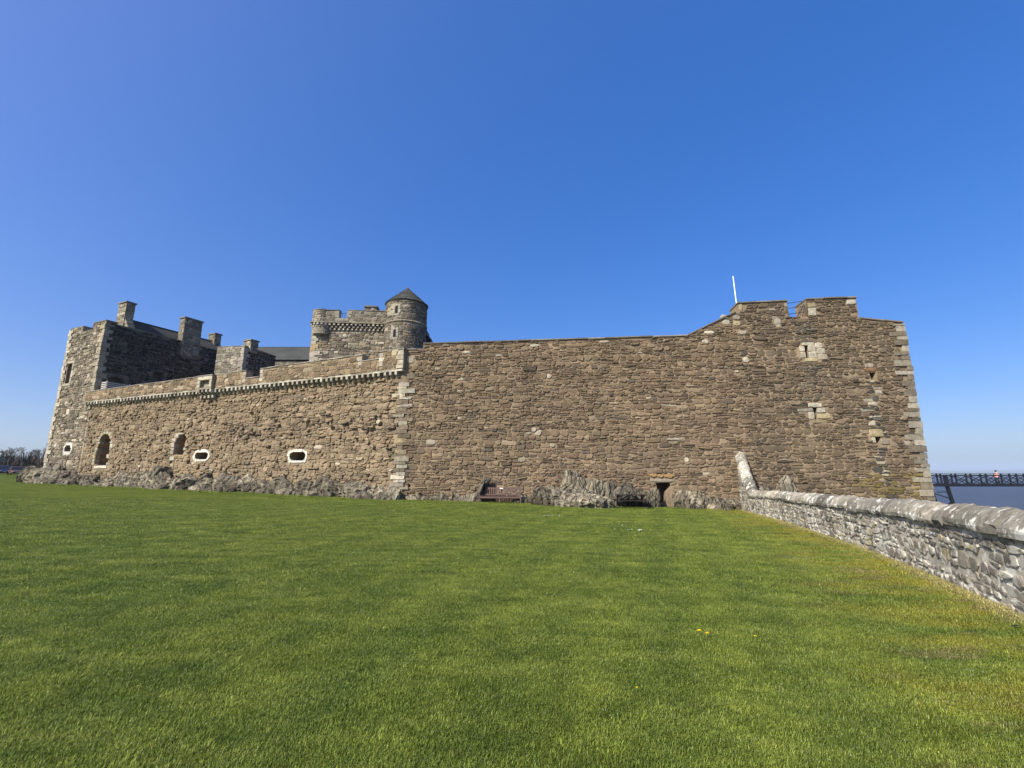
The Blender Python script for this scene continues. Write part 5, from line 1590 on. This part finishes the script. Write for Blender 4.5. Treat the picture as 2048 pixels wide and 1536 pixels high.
for k, (x, y, h, lb) in enumerate([
        (-149, 130, 10.5, 'bare tree at the very edge of the view'), (-144, 133, 9.5, 'low bare tree just left of the house'), (-138, 136, 10.0, 'rounded bare tree above the house roof'), (-133, 131, 11.5, 'bare tree right of the house'),
        (-129, 134, 12.2, 'tallest bare tree in the row'), (-125, 129, 11.6, 'broad bare tree behind the white parked car'), (-121, 132, 12.0, 'bare tree behind the silver parked car'), (-117, 127, 11.2, 'bare tree next to the tower edge'), (-111, 126, 10.6, 'bare tree mostly hidden by the tower')]):
    bare_tree(lb, x, y, h, 300 + k, .85)
# scrub below the trees: twiggy mounds nobody could count
rg = random.Random(9)
parts = []
for k in range(44):
    t = (k % 22) / 21
    cx = -168 + 62 * t + rg.uniform(-2, 2); cy = 122 - 8 * t + (12 if k > 21 else 0) + rg.uniform(-3, 3); hh_ = rg.uniform(3.2, 5.2) + (2.6 if k > 21 else 0); gz = ground_z(cx, cy)
    for i in range(340):
        a = rg.uniform(0, 6.283); e = rg.uniform(.1, 1.5); r = hh_ * rg.uniform(.25, 1.0)
        b = Vector((cx + rg.uniform(-1, 1) * hh_ * .7, cy + rg.uniform(-1, 1), gz + rg.uniform(0, hh_ * .5)))
        d = Vector((math.cos(a) * math.cos(e), math.sin(a) * math.cos(e), math.sin(e)))
        l = hh_ * rg.uniform(.25, .5); s = d.cross(Vector((0, 0, 1))).normalized() * rg.uniform(.05, .14)
        parts.append(([tuple(b - s), tuple(b + s), tuple(b + d * l * .6 + s * .7), tuple(b + d * l)], [(0, 1, 2, 3)]))
V, F = merge(parts)
tag(mob('scrub', V, F, plain_mat('dark_scrub', (.062, .050, .038), .95, .5, 1.5)), 'dark leafless scrub below the bare trees', kind='stuff')
# ================================================================== flowers and litter on the lawn
M_YEL = plain_mat('dandelion_yellow', (.80, .58, .01), .7, .1, 40)
M_STEM = plain_mat('flower_stem', (.10, .16, .04), .7, .1, 40)
M_DAISY = plain_mat('daisy_white', (.82, .82, .80), .7, .05, 40)


def flower(name, label, cat, x, y, r, hgt, mat, group):
    z = ground_z(x, y)
    o = thing(name, label, cat, (x, y, z), group)
    V, F = tube_vf([(x, y, z), (x + .004, y, z + hgt)], .003, 5); mob('stem', V, F, M_STEM, o)
    rg = random.Random(int(x * 1000)); V, F = [], []
    for ringi, (rr0, up) in enumerate(((1.0, .15), (.75, .35), (.45, .5))):
        for k in range(14):
            a = 6.283 * k / 14 + ringi * .2 + rg.uniform(-.06, .06); i0 = len(V)
            c, s = math.cos(a), math.sin(a); c2, s2 = -s * .16 * r, c * .16 * r
            b = (x + .004, y, z + hgt)
            V += [(b[0], b[1], b[2]), (b[0] + c * r * rr0 * .6 + c2, b[1] + s * r * rr0 * .6 + s2, b[2] + r * up), (b[0] + c * r * rr0, b[1] + s * r * rr0, b[2] + r * up * 1.1), (b[0] + c * r * rr0 * .6 - c2, b[1] + s * r * rr0 * .6 - s2, b[2] + r * up)]
            F.append((i0, i0 + 1, i0 + 2, i0 + 3))
    mob('flower_head', V, F, mat, o)


flower('dandelion', 'larger yellow dandelion of a close pair in the grass', 'flower', 1.97, 5.26, .024, .055, M_YEL, 'dandelions in the lawn')
flower('dandelion', 'smaller yellow dandelion of a close pair in the grass', 'flower', 2.03, 5.20, .022, .05, M_YEL, 'dandelions in the lawn')
flower('dandelion', 'single yellow dandelion closer to the garden wall', 'flower', 2.50, 5.15, .016, .05, M_YEL, 'dandelions in the lawn')
flower('dandelion', 'tiny yellow dandelion low in the foreground grass', 'flower', .95, 3.90, .010, .045, M_YEL, 'dandelions in the lawn')


def daisies(label, pts, seed):
    rg = random.Random(seed); parts = []
    for cx, cy, n, sx, sy in pts:
        for k in range(n):
            x = cx + rg.gauss(0, sx); y = cy + rg.gauss(0, sy); z = ground_z(x, y) + .045
            r = rg.uniform(.012, .022)
            V = [(x, y, z + .012)] + [(x + math.cos(a) * r, y + math.sin(a) * r, z + rg.uniform(0, .02)) for a in [6.283 * i / 7 for i in range(7)]]
            parts.append((V, [(0, 1 + i, 1 + (i + 1) % 7) for i in range(7)]))
    V, F = merge(parts)
    tag(mob('daisies', V, F, M_DAISY), label, kind='stuff')


daisies('scatter of tiny white daisies on the lawn before the rocks', [(1.74, 20.5, 16, .35, .12), (3.95, 15.4, 16, .35, .08), (3.3, 17, 5, .8, .4), (-8, 22, 6, 3, .8), (6, 19, 4, 2, 1)], 4)
# a dark feather near the wall foot
x, y = 5.87, 5.82
z = ground_z(x, y)
o = thing('feather', 'small dark feather lying on the grass near the garden wall', 'feather', (x, y, z))
V, F = tube_vf([(x - .07, y, z + .03), (x, y - .01, z + .045), (x + .08, y + .01, z + .04)], [.002, .003, .001], 5); mob('shaft', V, F, M_IRON, o)
V = [(x - .05, y, z + .034), (x - .02, y - .025, z + .04), (x + .05, y - .02, z + .045), (x + .09, y + .01, z + .04), (x + .04, y + .022, z + .042), (x - .02, y + .018, z + .036)]
mob('vane', V, [(0, 1, 2, 3, 4, 5)], M_IRON, o)

# ================================================================== grass blades
def tuft(seed, nb, rad, h0, h1):
    rg = random.Random(seed); V, F, T = [], [], []
    for k in range(nb):
        a = rg.uniform(0, 6.283); r = rad * math.sqrt(rg.random()); bx, by = r * math.cos(a), r * math.sin(a)
        h = rg.uniform(h0, h1); az = rg.uniform(0, 6.283); ln = rg.uniform(.2, 1.2) * h; w = rg.uniform(.0010, .0021)
        dx, dy = math.cos(az), math.sin(az); px, py = -dy * w, dx * w
        i = len(V)
        V += [(bx - px, by - py, 0), (bx + px, by + py, 0), (bx + dx * ln * .35 + px * .8, by + dy * ln * .35 + py * .8, h * .62), (bx + dx * ln * .35 - px * .8, by + dy * ln * .35 - py * .8, h * .62), (bx + dx * ln, by + dy * ln, h * rg.uniform(.75, 1.0))]
        F += [(i, i + 1, i + 2, i + 3), (i + 3, i + 2, i + 4)]
        t = rg.lognormvariate(0, .32); yb = rg.random() < .06
        c = (1.9 * t, 1.5 * t, 1.6 * t) if yb else (t, t, t * rg.uniform(.8, 1.1))
        T += [c] * 5
    me = bpy.data.meshes.new('tuft'); me.from_pydata(V, [], F)
    a = me.attributes.new('blade_tone', 'FLOAT_COLOR', 'POINT'); a.data.foreach_set('color', np.concatenate([np.array(T), np.ones((len(T), 1))], 1).astype(np.float32).ravel())
    me.materials.append(M_BLADE)
    return bpy.data.objects.new('tuft', me)


tuft_col = bpy.data.collections.new('tufts')
for k in range(5): tuft_col.objects.link(tuft(900 + k, 120, .11, .010, .030))
rng = np.random.default_rng(33)
P, S = [], []
for r0, r1, dens, sc in ((1.6, 4.5, 300, 1.0), (4.5, 8, 230, 1.0), (8, 14, 120, 1.2), (14, 24, 50, 1.5), (24, 34, 24, 1.8)):
    ang = R_(62)
    n = int(dens * ang * (r1 ** 2 - r0 ** 2))
    r = np.sqrt(rng.uniform(r0 ** 2, r1 ** 2, n)); a = rng.uniform(-ang, ang, n)
    x = r * np.sin(a); y = r * np.cos(a)
    lim = np.array([gfx(np.interp(q, [p[1] for p in GP], garc)) for q in y]) - .02
    wl = 31.5 - .12 * (x + 7.58) - .9; wl2 = 31.5 - .402 * (x + 7.58) - 1.2
    ok = (x < lim) & (y < np.where(x > -7.58, wl, wl2))
    x, y = x[ok], y[ok]
    for q, w in zip(x, y): P.append((q, w, ground_z(q, w) - .002))
    S.append(rng.uniform(.75, 1.25, len(x)) * sc)
ext = []
for k in range(2600):
    u = rng.uniform(1.5, GL - .3); q = GF(u, 0, rng.exponential(.05) + .02); ext.append((q[0], q[1], rng.uniform(1.2, 2.6)))
for k in range(1600):
    q = PR(rng.uniform(0, 21.2), 0, rng.normal(.95, .25)); ext.append((q[0], q[1], rng.uniform(1.5, 3.2)))
for k in range(2200):
    q = PL(rng.uniform(-6, LL), 0, rng.normal(1.7, .35)); ext.append((q[0], q[1], rng.uniform(1.8, 4.2)))
for x, y, w in ext: P.append((x, y, ground_z(x, y) - .002))
S.append(np.array([e[2] for e in ext]))
S = np.concatenate(S)
me = bpy.data.meshes.new('grass'); me.from_pydata(P, [], [])
at = me.attributes.new('tuft_scale', 'FLOAT', 'POINT'); at.data.foreach_set('value', S.astype(np.float32))
at = me.attributes.new('tuft_turn', 'FLOAT_VECTOR', 'POINT')
rot = np.zeros((len(P), 3), np.float32); rot[:, 2] = rng.uniform(0, 6.283, len(P)); at.data.foreach_set('vector', rot.ravel())
grass = bpy.data.objects.new('grass', me); COL.objects.link(grass)
tag(grass, 'short mown green grass blades of the lawn', kind='stuff')
ng = bpy.data.node_groups.new('grass_scatter', 'GeometryNodeTree')
ng.interface.new_socket('Geometry', in_out='INPUT', socket_type='NodeSocketGeometry')
ng.interface.new_socket('Geometry', in_out='OUTPUT', socket_type='NodeSocketGeometry')
gi = ng.nodes.new('NodeGroupInput'); go = ng.nodes.new('NodeGroupOutput')
ci = ng.nodes.new('GeometryNodeCollectionInfo'); ci.inputs['Collection'].default_value = tuft_col; ci.inputs['Separate Children'].default_value = True; ci.inputs['Reset Children'].default_value = True
ip = ng.nodes.new('GeometryNodeInstanceOnPoints'); ip.inputs['Pick Instance'].default_value = True
na = ng.nodes.new('GeometryNodeInputNamedAttribute'); na.data_type = 'FLOAT'; na.inputs['Name'].default_value = 'tuft_scale'
nv = ng.nodes.new('GeometryNodeInputNamedAttribute'); nv.data_type = 'FLOAT_VECTOR'; nv.inputs['Name'].default_value = 'tuft_turn'
ng.links.new(gi.outputs[0], ip.inputs['Points']); ng.links.new(ci.outputs[0], ip.inputs['Instance'])
er = ng.nodes.new('FunctionNodeEulerToRotation'); ng.links.new(nv.outputs['Attribute'], er.inputs[0]); ng.links.new(er.outputs[0], ip.inputs['Rotation'])
ng.links.new(na.outputs['Attribute'], ip.inputs['Scale']); ng.links.new(ip.outputs[0], go.inputs[0])
md = grass.modifiers.new('scatter', 'NODES'); md.node_group = ng

# ================================================================== sea air
V, F = box_vf((8500, 5050, 95), (22200, 11500, 220))
hz_ = bpy.data.objects.new('haze', bpy.data.meshes.new('haze')); hz_.data.from_pydata(V, [], F); COL.objects.link(hz_)
hm_ = bpy.data.materials.new('sea_haze'); hm_.use_nodes = True; hnt = hm_.node_tree; hnt.nodes.clear()
hv = hnt.nodes.new('ShaderNodeVolumePrincipled'); hv.inputs['Color'].default_value = (.66, .80, 1.0, 1); hv.inputs['Density'].default_value = 1.15e-4; hv.inputs['Anisotropy'].default_value = 0.0
hout = hnt.nodes.new('ShaderNodeOutputMaterial'); hnt.links.new(hv.outputs[0], hout.inputs['Volume'])
hz_.data.materials.append(hm_); tag(hz_, 'thin pale sea haze over the whole shore', kind='stuff')
